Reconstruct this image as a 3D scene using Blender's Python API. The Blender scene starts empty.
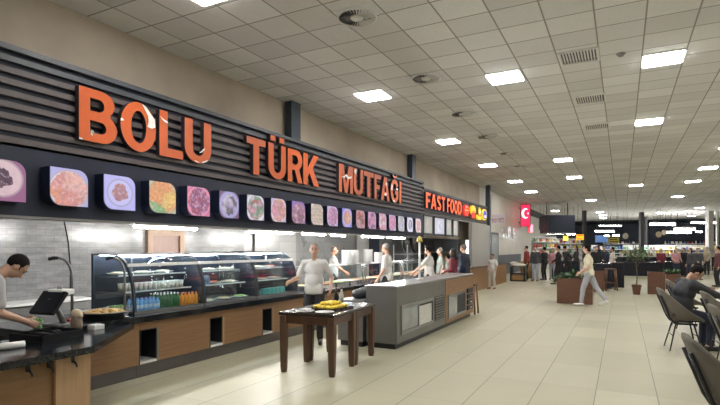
import bpy, bmesh, math, random
from mathutils import Vector, Matrix, Euler
random.seed(7)
S = bpy.context.scene
COL = S.collection
PI = math.pi
R = math.radians

# ---------------------------------------------------------------- camera
F = 500.0; VPX = 622.0; HY = 248.0; CH = 1.62
TH = math.atan((VPX - 360) / F); CT = math.cos(TH); ST = math.sin(TH)
cd = bpy.data.cameras.new('camera'); cam = bpy.data.objects.new('camera', cd); COL.objects.link(cam)
cam.location = (0, 0, CH); cam.rotation_euler = (PI / 2, 0, TH)
cd.sensor_width = 36; cd.lens = 36 * F / 720; cd.shift_y = (HY - 202.5) / 720
cd.clip_start = 0.05; cd.clip_end = 300
S.camera = cam
S.view_settings.view_transform = 'Standard'; S.view_settings.look = 'None'
S.view_settings.gamma = 1; S.view_settings.exposure = 0.74; S.view_settings.use_curve_mapping = False

def at_x(px, py, X):
    """point where the sight line through a photo pixel meets the plane X"""
    d = X * F / (CT * (px - VPX)); return Vector((X, d * (CT + (px - 360) / F * ST), CH - (py - HY) * d / F))
def at_z(px, py, z):
    d = F * (CH - z) / (py - HY)
    return Vector((d * CT * (px - VPX) / F, d * (CT + (px - 360) / F * ST), z))
def ang_to_cam(x, y): return math.atan2(-y, -x)

# ---------------------------------------------------------------- materials
def new_mat(name):
    m = bpy.data.materials.new(name); m.use_nodes = True
    nt = m.node_tree; b = nt.nodes['Principled BSDF']
    return m, nt, b
def N(nt, typ, **kw):
    n = nt.nodes.new(typ)
    for k, v in kw.items():
        if k == 'op': n.operation = v
        elif k.startswith('i'): 
            n.inputs[int(k[1:])].default_value = v
        else: setattr(n, k, v)
    return n
def L(nt, a, b): nt.links.new(a, b)
def math_(nt, op, a, b=None, c=None):
    n = nt.nodes.new('ShaderNodeMath'); n.operation = op
    for i, v in enumerate((a, b, c)):
        if v is None: continue
        if isinstance(v, (int, float)): n.inputs[i].default_value = v
        else: L(nt, v, n.inputs[i])
    return n.outputs[0]
def mix_(nt, fac, a, b, mode='MIX'):
    n = nt.nodes.new('ShaderNodeMix'); n.data_type = 'RGBA'; n.blend_type = mode
    for s, v in ((n.inputs[0], fac), (n.inputs[6], a), (n.inputs[7], b)):
        if isinstance(v, (int, float)): s.default_value = v
        elif isinstance(v, tuple): s.default_value = (*v[:3], 1)
        else: L(nt, v, s)
    return n.outputs[2]
def pos_xyz(nt, obj=False):
    if obj: o = N(nt, 'ShaderNodeTexCoord').outputs['Object']
    else: o = N(nt, 'ShaderNodeNewGeometry').outputs['Position']
    s = N(nt, 'ShaderNodeSeparateXYZ'); L(nt, o, s.inputs[0]); return o, s.outputs
def noise_(nt, vec, scale, detail=3, rough=.5, stretch=None):
    if stretch:
        mp = N(nt, 'ShaderNodeMapping'); L(nt, vec, mp.inputs[0]); mp.inputs['Scale'].default_value = stretch; vec = mp.outputs[0]
    n = N(nt, 'ShaderNodeTexNoise'); L(nt, vec, n.inputs['Vector'])
    n.inputs['Scale'].default_value = scale; n.inputs['Detail'].default_value = detail; n.inputs['Roughness'].default_value = rough
    return n.outputs[0]
def ramp_(nt, fac, stops, interp='LINEAR'):
    n = N(nt, 'ShaderNodeValToRGB'); n.color_ramp.interpolation = interp
    el = n.color_ramp.elements
    while len(el) < len(stops): el.new(0.5)
    for e, (p, c) in zip(el, stops): e.position = p; e.color = (*c[:3], 1)
    L(nt, fac, n.inputs[0]); return n.outputs[0]
def bump_(nt, b, h, strength=.3, dist=.01):
    n = N(nt, 'ShaderNodeBump'); n.inputs['Strength'].default_value = strength; n.inputs['Distance'].default_value = dist
    L(nt, h, n.inputs['Height']); L(nt, n.outputs[0], b.inputs['Normal'])

def plain(name, c, rough=.5, metal=0, var=.12, scale=9, spec=.5, bump=0):
    m, nt, b = new_mat(name)
    o = N(nt, 'ShaderNodeTexCoord').outputs['Object']
    n = noise_(nt, o, scale, 3)
    c2 = tuple(max(0, x * (1 - var)) for x in c); c3 = tuple(min(1, x * (1 + var)) for x in c)
    L(nt, ramp_(nt, n, [(.3, c2), (.7, c3)]), b.inputs['Base Color'])
    b.inputs['Roughness'].default_value = rough; b.inputs['Metallic'].default_value = metal
    b.inputs['Specular IOR Level'].default_value = spec
    if bump: bump_(nt, b, noise_(nt, o, scale * 8, 2), bump, .004)
    return m
def wood(name, c1, c2, rough=.4, axis=1, scale=3):
    m, nt, b = new_mat(name)
    o = N(nt, 'ShaderNodeTexCoord').outputs['Object']
    st = [14, 14, 14]; st[axis] = .9
    n = noise_(nt, o, scale, 5, .6, tuple(st))
    L(nt, ramp_(nt, n, [(.25, c1), (.75, c2)]), b.inputs['Base Color'])
    b.inputs['Roughness'].default_value = rough
    bump_(nt, b, n, .08, .002)
    return m
def brushed(name, c, rough=.35, axis=2):
    m, nt, b = new_mat(name)
    o = N(nt, 'ShaderNodeTexCoord').outputs['Object']
    st = [60, 60, 60]; st[axis] = 1.0
    n = noise_(nt, o, 2, 3, .6, tuple(st)); n2 = noise_(nt, o, 2.2, 3)
    L(nt, mix_(nt, n2, tuple(x * .72 for x in c), c), b.inputs['Base Color'])
    b.inputs['Metallic'].default_value = .85
    L(nt, math_(nt, 'MULTIPLY_ADD', n, .2, rough - .1), b.inputs['Roughness'])
    return m
def emit(name, c, strength, base=None):
    base = base or tuple(.7 * x for x in c)
    m, nt, b = new_mat(name)
    b.inputs['Base Color'].default_value = (*base, 1)
    b.inputs['Emission Color'].default_value = (*c, 1); b.inputs['Emission Strength'].default_value = strength
    return m
def glass(name, tint=(.9, .95, .96), alpha=.14, rough=.02):
    m, nt, b = new_mat(name)
    tr = N(nt, 'ShaderNodeBsdfTransparent'); tr.inputs[0].default_value = (*tint, 1)
    gl = N(nt, 'ShaderNodeBsdfGlossy'); gl.inputs['Roughness'].default_value = rough
    fr = N(nt, 'ShaderNodeFresnel'); fr.inputs[0].default_value = 1.5
    f = math_(nt, 'ADD', math_(nt, 'MULTIPLY', fr.outputs[0], .15), alpha * .05)
    mx = N(nt, 'ShaderNodeMixShader'); L(nt, f, mx.inputs[0]); L(nt, tr.outputs[0], mx.inputs[1]); L(nt, gl.outputs[0], mx.inputs[2])
    L(nt, mx.outputs[0], nt.nodes['Material Output'].inputs[0]); return m
def seam(nt, coord, size, off, width):
    """1 inside a joint line"""
    f = math_(nt, 'FRACT', math_(nt, 'DIVIDE', math_(nt, 'SUBTRACT', coord, off - width / 2), size))
    return math_(nt, 'LESS_THAN', f, width / size)
def cell(nt, coord, size, off):
    return math_(nt, 'FLOOR', math_(nt, 'DIVIDE', math_(nt, 'SUBTRACT', coord, off), size))
def tiles(name, c1, c2, grout, a, sa, oa, wa, b_, sb, ob, wb, rough=.3, nscale=2.0, tilevar=.5, spec=.5, stagger=0, nstretch=None, bump=.15, groutmix_b=1.0, micro=0):
    m, nt, b = new_mat(name)
    o, xyz = pos_xyz(nt)
    A = xyz[a]; B = xyz[b_]
    cb = cell(nt, B, sb, ob)
    if stagger:
        A = math_(nt, 'ADD', A, math_(nt, 'MULTIPLY', math_(nt, 'MODULO', cb, 2.0), sa * stagger))
    ca = cell(nt, A, sa, oa)
    wn = N(nt, 'ShaderNodeTexWhiteNoise'); wn.noise_dimensions = '2D'
    cv = N(nt, 'ShaderNodeCombineXYZ'); L(nt, ca, cv.inputs[0]); L(nt, cb, cv.inputs[1]); L(nt, cv.outputs[0], wn.inputs['Vector'])
    n = noise_(nt, o, nscale, 5, .6, nstretch)
    f = math_(nt, 'ADD', math_(nt, 'MULTIPLY', wn.outputs[0], tilevar), math_(nt, 'MULTIPLY', n, 1 - tilevar))
    col = ramp_(nt, f, [(.25, c1), (.75, c2)])
    if micro:
        n2 = noise_(nt, o, 55, 3, .7, (1, .35, 1)); col = mix_(nt, math_(nt, 'MULTIPLY', n2, micro), col, tuple(x * .45 for x in c1))
    s1 = seam(nt, A, sa, oa, wa); s2 = math_(nt, 'MULTIPLY', seam(nt, B, sb, ob, wb), groutmix_b)
    s = math_(nt, 'MAXIMUM', s1, s2)
    L(nt, mix_(nt, s, col, grout), b.inputs['Base Color'])
    L(nt, math_(nt, 'MULTIPLY_ADD', n, .18, rough - .05), b.inputs['Roughness'])
    b.inputs['Specular IOR Level'].default_value = spec
    if bump: bump_(nt, b, math_(nt, 'SUBTRACT', n, math_(nt, 'MULTIPLY', s, 1.2)), bump, .004)
    return m

# ---------------------------------------------------------------- mesh helper
class MB:
    def __init__(s): s.bm = bmesh.new(); s.mi = 0
    def _tag(s, faces):
        for f in faces: f.material_index = s.mi
    def box(s, x0, x1, y0, y1, z0, z1, bev=0, rot=None, piv=None):
        r = bmesh.ops.create_cube(s.bm, size=1)
        vs = r['verts']
        for v in vs:
            v.co = Vector(((x0 + x1) / 2 + v.co.x * (x1 - x0), (y0 + y1) / 2 + v.co.y * (y1 - y0), (z0 + z1) / 2 + v.co.z * (z1 - z0)))
        fs = {f for v in vs for f in v.link_faces}
        if bev:
            es = list({e for v in vs for e in v.link_edges})
            rr = bmesh.ops.bevel(s.bm, geom=es, offset=bev, segments=2, affect='EDGES', profile=.6)
            vs = list({v for f in rr['faces'] for v in f.verts} | {v for v in vs if v.is_valid})
            fs = {f for v in vs for f in v.link_faces}
        if rot is not None:
            bmesh.ops.rotate(s.bm, verts=vs, cent=piv or ((x0 + x1) / 2, (y0 + y1) / 2, (z0 + z1) / 2), matrix=rot)
        s._tag(fs); return s
    def tube(s, pts, r, seg=8, caps=True, closed=False):
        pts = [Vector(p) for p in pts]; n = len(pts)
        rr = r if isinstance(r, (list, tuple)) else [r] * n
        rings = []; up = None
        for i, p in enumerate(pts):
            t = (pts[min(i + 1, n - 1)] - pts[max(i - 1, 0)])
            if closed: t = pts[(i + 1) % n] - pts[i - 1]
            t = t.normalized() if t.length > 1e-9 else Vector((0, 0, 1))
            if up is None: up = Vector((0, 0, 1)) if abs(t.z) < .9 else Vector((1, 0, 0))
            u = (up - t * up.dot(t))
            if u.length < 1e-4: u = Vector((1, 0, 0)) - t * t.x
            u.normalize(); w = t.cross(u); up = u
            rings.append([s.bm.verts.new(p + (u * math.cos(2 * PI * k / seg) + w * math.sin(2 * PI * k / seg)) * rr[i]) for k in range(seg)])
        fs = []
        m = n if closed else n - 1
        for i in range(m):
            a, b = rings[i], rings[(i + 1) % n]
            for k in range(seg): fs.append(s.bm.faces.new((a[k], a[(k + 1) % seg], b[(k + 1) % seg], b[k])))
        if caps and not closed:
            fs.append(s.bm.faces.new(rings[0][::-1])); fs.append(s.bm.faces.new(rings[-1]))
        for f in fs: f.smooth = True
        s._tag(fs); return s
    def lathe(s, prof, c=(0, 0, 0), seg=20):
        rings = []; fs = []
        for r, z in prof:
            if r < 1e-6: rings.append([s.bm.verts.new((c[0], c[1], c[2] + z))])
            else: rings.append([s.bm.verts.new((c[0] + r * math.cos(2 * PI * k / seg), c[1] + r * math.sin(2 * PI * k / seg), c[2] + z)) for k in range(seg)])
        for a, b in zip(rings, rings[1:]):
            for k in range(seg):
                k2 = (k + 1) % seg
                if len(a) == 1 and len(b) == 1: continue
                if len(a) == 1: fs.append(s.bm.faces.new((a[0], b[k2], b[k])))
                elif len(b) == 1: fs.append(s.bm.faces.new((a[k], a[k2], b[0])))
                else: fs.append(s.bm.faces.new((a[k], a[k2], b[k2], b[k])))
        for f in fs: f.smooth = True
        s._tag(fs); return s
    def ell(s, c, r, mat=None, u=14, v=9, smooth=True):
        rr = bmesh.ops.create_uvsphere(s.bm, u_segments=u, v_segments=v, radius=1)
        vs = rr['verts']; c = Vector(c)
        r = (r, r, r) if isinstance(r, (int, float)) else r
        for w in vs:
            p = Vector((w.co.x * r[0], w.co.y * r[1], w.co.z * r[2]))
            if mat is not None: p = mat @ p
            w.co = c + p
        fs = {f for w in vs for f in w.link_faces}
        for f in fs: f.smooth = smooth
        s._tag(fs); return s
    def cap(s, a, b, ra, rb, seg=10):
        """tapered capsule"""
        a = Vector(a); b = Vector(b); t = b - a
        if t.length < 1e-5: return s.ell(a, ra)
        t.normalize(); K = 4; pts = []; rad = []
        for k in range(K):
            th = PI / 2 * (1 - k / K); pts.append(a - t * ra * math.sin(th)); rad.append(max(ra * math.cos(th), ra * .05))
        pts += [a, b]; rad += [ra, rb]
        for k in range(1, K + 1):
            th = PI / 2 * k / K; pts.append(b + t * rb * math.sin(th)); rad.append(max(rb * math.cos(th), rb * .05))
        return s.tube(pts, rad, seg)
    def poly(s, loops, d0, d1, M, side=True, side_mi=None):
        """extruded 2D polygon with holes; M maps (u, v, depth) to a point"""
        eds = []; vs_all = []
        loops = [[p for i, p in enumerate(lp) if math.dist(p, lp[i - 1]) > 1e-5] for lp in loops]
        for lp in loops:
            vs = [s.bm.verts.new(M(u, v, d1)) for u, v in lp]
            vs_all.append(vs)
            for i in range(len(vs)): eds.append(s.bm.edges.new((vs[i], vs[(i + 1) % len(vs)])))
        r = bmesh.ops.triangle_fill(s.bm, edges=eds, use_beauty=True)
        fs = [g for g in r['geom'] if isinstance(g, bmesh.types.BMFace)]
        s._tag(fs)
        if side:
            out = []
            for vs, lp in zip(vs_all, loops):
                bs = [s.bm.verts.new(M(u, v, d0)) for u, v in lp]
                for i in range(len(vs)):
                    j = (i + 1) % len(vs); out.append(s.bm.faces.new((vs[i], vs[j], bs[j], bs[i])))
            s._tag(out)
            if side_mi is not None:
                for f in out: f.material_index = side_mi
        return s
    def prism(s, pts, z0, z1):
        a = [s.bm.verts.new((x, y, z0)) for x, y in pts]; b = [s.bm.verts.new((x, y, z1)) for x, y in pts]
        n = len(pts); fs = [s.bm.faces.new(a[::-1]), s.bm.faces.new(b)]
        for i in range(n): fs.append(s.bm.faces.new((a[i], a[(i + 1) % n], b[(i + 1) % n], b[i])))
        s._tag(fs); return s
    def sheet(s, rows, thick=0):
        """grid of points rows[i][j]; thickness along the averaged normal"""
        g = [[s.bm.verts.new(p) for p in r] for r in rows]; fs = []
        for i in range(len(g) - 1):
            for j in range(len(g[0]) - 1): fs.append(s.bm.faces.new((g[i][j], g[i][j + 1], g[i + 1][j + 1], g[i + 1][j])))
        for f in fs: f.smooth = True
        s._tag(fs)
        if thick:
            bmesh.ops.recalc_face_normals(s.bm, faces=fs)
            r = bmesh.ops.solidify(s.bm, geom=fs, thickness=thick)
            for f in r['geom']:
                if isinstance(f, bmesh.types.BMFace): f.smooth = True
        return s
    def mesh(s, name):
        bmesh.ops.recalc_face_normals(s.bm, faces=s.bm.faces)
        me = bpy.data.meshes.new(name); s.bm.to_mesh(me); s.bm.free(); return me

def obj(name, mb, m=None, parent=None, label=None, loc=None):
    me = mb.mesh(name) if isinstance(mb, MB) else mb
    o = bpy.data.objects.new(name, me); COL.objects.link(o)
    for mm in (m if isinstance(m, (list, tuple)) else [m]):
        if mm is not None: me.materials.append(mm)
    if parent is not None: o.parent = parent
    if loc is not None: o.location = loc
    if label: o['label'] = label
    return o
def tag(o, label, cat, group=None, kind=None):
    o['label'] = label; o['category'] = cat
    if group: o['group'] = group
    if kind: o['kind'] = kind
    return o
def thing(name, label, cat, loc=(0, 0, 0), rz=0, group=None):
    o = bpy.data.objects.new(name, None); COL.objects.link(o)
    o.empty_display_size = .1
    o.location = loc; o.rotation_euler = (0, 0, rz)
    return tag(o, label, cat, group)
def struct(name, mb, m):
    o = obj(name, mb, m); o['kind'] = 'structure'; return o
def dup(root, loc, rz=None, label=None, group=None, scale=None):
    r = root.copy(); COL.objects.link(r); r.location = loc
    if rz is not None: r.rotation_euler = (0, 0, rz)
    if label: r['label'] = label
    if group: r['group'] = group
    if scale: r.scale = scale
    for ch in root.children:
        c = ch.copy(); COL.objects.link(c); c.parent = r
        for g in ch.children:
            d = g.copy(); COL.objects.link(d); d.parent = c
    return r
def box1(name, ext, m, label, cat, group=None, bev=0): 
    return tag(obj(name, MB().box(*ext, bev=bev), m), label, cat, group)

def proto_copy(name, maker, label, cat, group):
    """returns a placing function: the first call places the original, further calls copies of it and its parts"""
    st = {}
    def place(x, y, z, rz=0, scale=None, label=label, group=group):
        if 'o' not in st:
            st['o'] = maker(); o = st['o']; tag(o, label, cat, group); o.location = (x, y, z); o.rotation_euler.z = rz
            if scale: o.scale = scale
            return o
        o = dup(st['o'], (x, y, z), rz, label, group)
        if scale: o.scale = scale
        return o
    return place

def remesh(mb, voxel, name, smooth=4):
    me = mb.mesh(name + '_raw')
    o = bpy.data.objects.new(name + '_raw', me); COL.objects.link(o)
    md = o.modifiers.new('r', 'REMESH'); md.mode = 'VOXEL'; md.voxel_size = voxel; md.use_smooth_shade = True
    sm = o.modifiers.new('s', 'SMOOTH'); sm.iterations = smooth; sm.factor = .5
    dg = bpy.context.evaluated_depsgraph_get(); dg.update()
    out = bpy.data.meshes.new_from_object(o.evaluated_get(dg)); out.name = name
    bpy.data.objects.remove(o); bpy.data.meshes.remove(me)
    return out
# ================================================================ shared materials
DZ = 3.15; CZ = CH + DZ
M = {}
M['floor'] = tiles('cream_porcelain', (.37, .345, .24), (.47, .445, .325), (.13, .115, .09), 0, .603, -.262, .008, 1, 1.206, .3, .007, rough=.38, spec=.4, nscale=1.1, tilevar=.3, groutmix_b=.45, bump=.03, nstretch=(1, .6, 1))
M['ceil'] = tiles('ceiling_tile', (.70, .69, .685), (.86, .855, .845), (.30, .285, .27), 0, .62, .29, .022, 1, .6, 9.1, .022, rough=.75, nscale=1.6, tilevar=.6, bump=.3, micro=.38)
M['plaster'] = plain('beige_plaster', (.44, .375, .30), .75, var=.12, scale=1.2)
M['wallpale'] = plain('pale_wall', (.72, .695, .62), .45, var=.06, scale=.8)
M['marble'] = tiles('marble_wall_tile', (.145, .147, .15), (.28, .28, .282), (.11, .11, .11), 1, .30, .2, .004, 2, .10, .03, .004, rough=.16, nscale=7, tilevar=.14, nstretch=(1, .5, 1.7), bump=.12, stagger=.5)
M['whitetile'] = tiles('white_wall_tile', (.31, .31, .305), (.37, .37, .365), (.2, .2, .2), 1, .6, .1, .006, 2, .3, .0, .006, rough=.15, nscale=1, tilevar=.5, bump=.05)
M['greytile'] = tiles('grey_wall_tile', (.14, .14, .14), (.19, .19, .19), (.09, .09, .09), 1, .6, .1, .006, 2, .3, .0, .006, rough=.25, nscale=1, tilevar=.5, bump=.05)
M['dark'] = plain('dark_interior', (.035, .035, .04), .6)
M['navy'] = plain('navy_panel', (.008, .013, .036), .5, var=.15, scale=2)
M['slat'] = wood('dark_walnut_slat', (.076, .062, .066), (.125, .103, .106), .5, axis=1)
M['slate'] = plain('slate_slat', (.060, .066, .080), .45)
M['steelblue'] = plain('painted_steel_post', (.045, .06, .082), .45)
M['orange'] = plain('orange_acrylic', (.62, .115, .022), .35, var=.06, scale=3)
M['lettershade'] = plain('letter_return', (.03, .022, .03), .5)
M['whiteflake'] = plain('white_acrylic', (.88, .87, .85), .3, var=.02)  # plain white for the patches on the orange letters
M['granite'] = plain('black_granite', (.009, .011, .014), .13, var=.5, scale=60, spec=.4)
M['oak'] = wood('oak_laminate', (.22, .115, .052), (.31, .175, .088), .42, axis=1, scale=2.2)
M['oakpale'] = wood('pale_oak_laminate', (.36, .22, .115), (.45, .29, .165), .4, axis=2, scale=2)
M['oakstand'] = wood('brown_table_wood', (.06, .028, .016), (.105, .05, .028), .38, axis=2, scale=2.5)
M['darktop'] = wood('dark_table_top', (.02, .014, .012), (.045, .03, .024), .22, axis=1, scale=2)
M['steel'] = brushed('brushed_steel', (.27, .265, .26), .42, axis=2)
M['steelh'] = brushed('brushed_steel_sheet', (.36, .36, .365), .36, axis=1)
M['chrome'] = plain('polished_steel', (.62, .62, .63), .18, metal=1, var=.05)
M['darkmetal'] = plain('dark_metal', (.03, .03, .034), .4, metal=.4)
M['blackplastic'] = plain('black_plastic', (.010, .010, .013), .5, spec=.25)
M['white'] = plain('white_plastic', (.78, .78, .77), .4, var=.04)
M['cloth_white'] = plain('white_shirt_cloth', (.58, .57, .56), .8, var=.06, scale=5)
M['porcelain'] = plain('white_porcelain', (.80, .80, .79), .15, var=.03)
M['glass'] = glass('clear_glass')
M['kickm'] = brushed('kick_plate_steel', (.20, .19, .19), .4, axis=1)
M['lamp'] = emit('lamp_diffuser', (1, .985, .955), 29)
M['klamp'] = emit('kitchen_diffuser', (.95, .97, 1), 4)
M['pend'] = emit('pendant_tube', (.96, .97, 1), 40)
M['tube'] = emit('fluorescent_tube', (1, .985, .95), 235)
M['ltrim'] = plain('white_lamp_trim', (.7, .7, .68), .5)

# ================================================================ setting
struct('floor', MB().box(-9, 14, -4, 72, -.1, 0), M['floor'])
struct('ceiling', MB().box(-6.5, 14, -4, 64, CZ, CZ + .1), M['ceil'])
WX = -6.44
struct('wall_left_upper', MB().box(WX - .14, WX, -4, 25.4, 2.0, CZ), M['plaster'])
struct('wall_left_far', MB().box(WX - .14, WX, 25.4, 37.2, 0, CZ), M['wallpale'])
struct('wall_left_market', MB().box(WX - 1.64, WX - 1.5, 37.2, 72, 0, CZ + 2), M['wallpale'])
struct('wall_end_left', MB().box(WX - 1.64, WX - .14, 37.1, 37.2, 0, CZ + 2), M['wallpale'])
struct('wall_kitchen_back', MB().box(-8.75, -8.6, -4, 10.0, 0, 3.0), M['marble'])
struct('wall_kitchen_white', MB().box(-8.75, -8.6, 10.0, 12.3, 0, 3.0), M['whitetile'])
struct('wall_kitchen_grey', MB().box(-8.75, -8.6, 12.3, 16.4, 0, 3.0), M['greytile'])
struct('wall_kitchen_rear', MB().box(-8.75, -8.6, 18.4, 22.3, 0, 3.0).box(-8.75, -8.6, 16.4, 18.4, 2.15, 3.0), M['whitetile'])
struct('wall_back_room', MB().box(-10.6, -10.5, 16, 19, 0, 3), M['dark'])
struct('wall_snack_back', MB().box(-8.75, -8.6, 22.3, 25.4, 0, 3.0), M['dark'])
struct('wall_kitchen_end', MB().box(-8.6, -6.46, 25.25, 25.4, 0, 2.75), M['wallpale'])
struct('wall_kitchen_near', MB().box(-8.75, WX, -4.1, -4, 0, CZ), M['marble'])
struct('ceiling_kitchen', MB().box(-8.75, -6.02, -4, 25.2, 2.76, 2.85), M['wallpale'])
struct('wall_right', MB().box(14, 14.1, -4, 72, 0, CZ), M['wallpale'])
struct('wall_near', MB().box(-6.5, 14, -4.1, -4, 0, CZ), M['wallpale'])
M['farwall'] = plain('dark_blue_far_wall', (.045, .055, .085), .6, var=.3, scale=.5)
struct('wall_far', MB().box(-9, 14, 72, 72.1, 0, CZ + 2), M['farwall'])
struct('ceiling_far', MB().box(-9, 14, 64, 72, CZ - .06, CZ), M['farwall'])
struct('ceiling_market', MB().box(-9, WX - .06, 37.2, 72, CZ + .02, CZ + .1), M['farwall'])
M['pillar'] = plain('grey_pillar_panel', (.42, .40, .37), .6, var=.05)
struct('pillar_panel', MB().box(-6.0, -5.86, 21.8, 25.17, 0, 2.74), M['pillar'])
# base band of the far part of the wall and the notice door in it
struct('trim_1', MB().box(WX, WX + .04, 26.05, 37.0, 0, 1.2), M['steelblue'])
d1 = MB().box(WX, WX + .06, 27.8, 27.92, 0, 2.5).box(WX, WX + .06, 29.5, 29.62, 0, 2.5).box(WX, WX + .06, 27.92, 29.5, 2.38, 2.5)
dd = struct('door_2', d1, M['steelblue'])
obj('door_panel', MB().box(WX, WX + .05, 27.92, 29.5, 0, 2.38), plain('pale_blue_door', (.28, .31, .31), .4), dd)
# brown door in the kitchen wall
dk = struct('door_1', MB().box(-8.6, -8.52, 7.0, 7.12, 0, 2.0).box(-8.6, -8.52, 7.83, 7.95, 0, 2.0).box(-8.6, -8.52, 7.12, 7.83, 1.88, 2.0), wood('door_frame_wood', (.30, .19, .12), (.38, .25, .17), .4, 2))
obj('door_panel', MB().box(-8.6, -8.56, 7.12, 7.83, 0, 1.88), wood('door_panel_wood', (.22, .13, .105), (.29, .18, .145), .4, 2), dk)
# white column at the far end of the kitchen hatch
struct('column_kitchen', MB().box(-8.55, -8.2, 16.05, 16.35, 0, 2.76), M['whitetile'])
# window strip in the end wall of the snack counter
struct('window_1', MB().box(-7.14, -7.09, 25.19, 25.25, .9, 2.7).box(-6.83, -6.78, 25.19, 25.25, .9, 2.7), M['ltrim'])
obj('pane', MB().box(-7.09, -6.83, 25.22, 25.24, .9, 2.7), emit('daylight_pane', (.85, .92, 1), 1.6), bpy.data.objects['window_1'])
# steel posts standing out of the upper wall
for y, lab in ((8.93, 'dark blue steel post above the middle word of the long sign'), (15.85, 'dark blue steel post above the gap between the long sign and the snack sign')):
    tag(obj('steel_post', MB().box(WX + .02, WX + .2, y - .15, y + .13, 3.865, CZ).box(WX + .2, WX + .21, y - .18, y + .16, 3.865, CZ), M['steelblue']), lab, 'post', 'steel posts on the upper wall')
tag(obj('steel_post', MB().box(WX + .36, WX + .57, 25.2, 25.44, 0, CZ).box(WX + .57, WX + .58, 25.18, 25.48, 0, CZ), M['steelblue']), 'tall dark steel post from floor to ceiling beside the snack sign end', 'post', 'steel posts on the upper wall')

# ================================================================ long slatted sign with letters
def arc(cx, cy, rx, ry, a0, a1, n=10):
    return [(cx + rx * math.cos(R(a0 + (a1 - a0) * i / n)), cy + ry * math.sin(R(a0 + (a1 - a0) * i / n))) for i in range(n + 1)]
def rrect(x0, y0, x1, y1, r):
    return arc(x1 - r, y1 - r, r, r, 0, 90, 4) + arc(x0 + r, y1 - r, r, r, 90, 180, 4) + arc(x0 + r, y0 + r, r, r, 180, 270, 4) + arc(x1 - r, y0 + r, r, r, 270, 360, 4)
def stroke(pts, w):
    Lf, Rt = [], []
    for i, p in enumerate(pts):
        a = Vector(pts[max(i - 1, 0)]); b = Vector(pts[min(i + 1, len(pts) - 1)]); t = (b - a).normalized(); n = Vector((-t.y, t.x))
        q = Vector(p); Lf.append(tuple(q + n * w / 2)); Rt.append(tuple(q - n * w / 2))
    return Lf + Rt[::-1]
def glyph(c):
    """list of shapes (outer, holes) in a box 0..w x 0..1, plus w"""
    s = .21
    if c == 'B': return [([(0, 0), (.46, 0)] + arc(.46, .28, .29, .28, -90, 58, 10) + arc(.43, .76, .27, .24, -48, 90, 10) + [(0, 1)],
                          [[(s, .17), (.42, .17)] + arc(.42, .285, .11, .115, -90, 90, 6) + [(s, .4)], [(s, .59), (.39, .59)] + arc(.39, .71, .1, .12, -90, 90, 6) + [(s, .83)]])], .75
    if c == 'O': return [(arc(.375, .5, .375, .515, 0, 360, 36)[:-1], [arc(.375, .5, .16, .34, 0, 360, 28)[:-1]])], .75
    if c == 'L': return [([(0, 0), (.62, 0), (.62, .19), (s, .19), (s, 1), (0, 1)], [])], .62
    if c in 'UÜ':
        sh = [([(0, 1), (0, .34)] + arc(.36, .34, .36, .35, 180, 360, 14) + [(.72, 1), (.72 - s, 1), (.72 - s, .34)] + arc(.36, .34, .36 - s, .17, 360, 180, 10) + [(s, 1)], [])]
        if c == 'Ü':
            sh += [([(.08, 1.07), (.28, 1.07), (.28, 1.23), (.08, 1.23)], []), ([(.44, 1.07), (.64, 1.07), (.64, 1.23), (.44, 1.23)], [])]
        return sh, .72
    if c == 'T': return [([(.23, 0), (.44, 0), (.44, .81), (.67, .81), (.67, 1), (0, 1), (0, .81), (.23, .81)], [])], .67
    if c == 'R': return [([(0, 0), (s, 0), (s, .38), (.33, .38), (.49, 0), (.73, 0), (.54, .42)] + arc(.42, .7, .29, .3, -55, 90, 10) + [(0, 1)], [[(s, .55), (.38, .55)] + arc(.38, .69, .11, .14, -90, 90, 6) + [(s, .83)]])], .73
    if c == 'K': return [([(0, 0), (s, 0), (s, .28), (.29, .4), (.5, 0), (.76, 0), (.44, .56), (.73, 1), (.48, 1), (s, .56), (s, 1), (0, 1)], [])], .76
    if c == 'M': return [([(0, 0), (.19, 0), (.19, .7), (.36, 0), (.54, 0), (.71, .7), (.71, 0), (.9, 0), (.9, 1), (.62, 1), (.45, .34), (.28, 1), (0, 1)], [])], .9
    if c == 'F': return [([(0, 0), (s, 0), (s, .4), (.52, .4), (.52, .58), (s, .58), (s, .82), (.6, .82), (.6, 1), (0, 1)], [])], .6
    if c == 'A': return [([(0, 0), (.21, 0), (.27, .2), (.49, .2), (.55, 0), (.76, 0), (.49, 1), (.27, 1)], [[(.315, .37), (.445, .37), (.38, .68)]])], .76
    if c in 'GĞ':
        sh = [(arc(.375, .5, .375, .515, 32, 325, 30) + [(.70, .2), (.70, .53), (.38, .53), (.38, .36), (.5, .36), (.5, .25)] + arc(.375, .5, .165, .34, -55, -328, 24), [])]
        if c == 'Ğ': sh += [(stroke(arc(.375, 1.25, .17, .14, 190, 350, 8), .09), [])]
        return sh, .74
    if c == 'I': return [([(0, 0), (s, 0), (s, 1), (0, 1)], [])], s
    if c == 'S':
        p = arc(.35, .735, .235, .17, 25, 265, 12) + arc(.35, .27, .245, .175, 85, -155, 12)
        return [(stroke(p, .2), [])], .7
    if c == 'D': return [([(0, 0), (.33, 0)] + arc(.33, .5, .4, .5, -90, 90, 16) + [(0, 1)], [[(s, .18), (.32, .18)] + arc(.32, .5, .2, .32, -90, 90, 12) + [(s, .82)]])], .73
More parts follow.
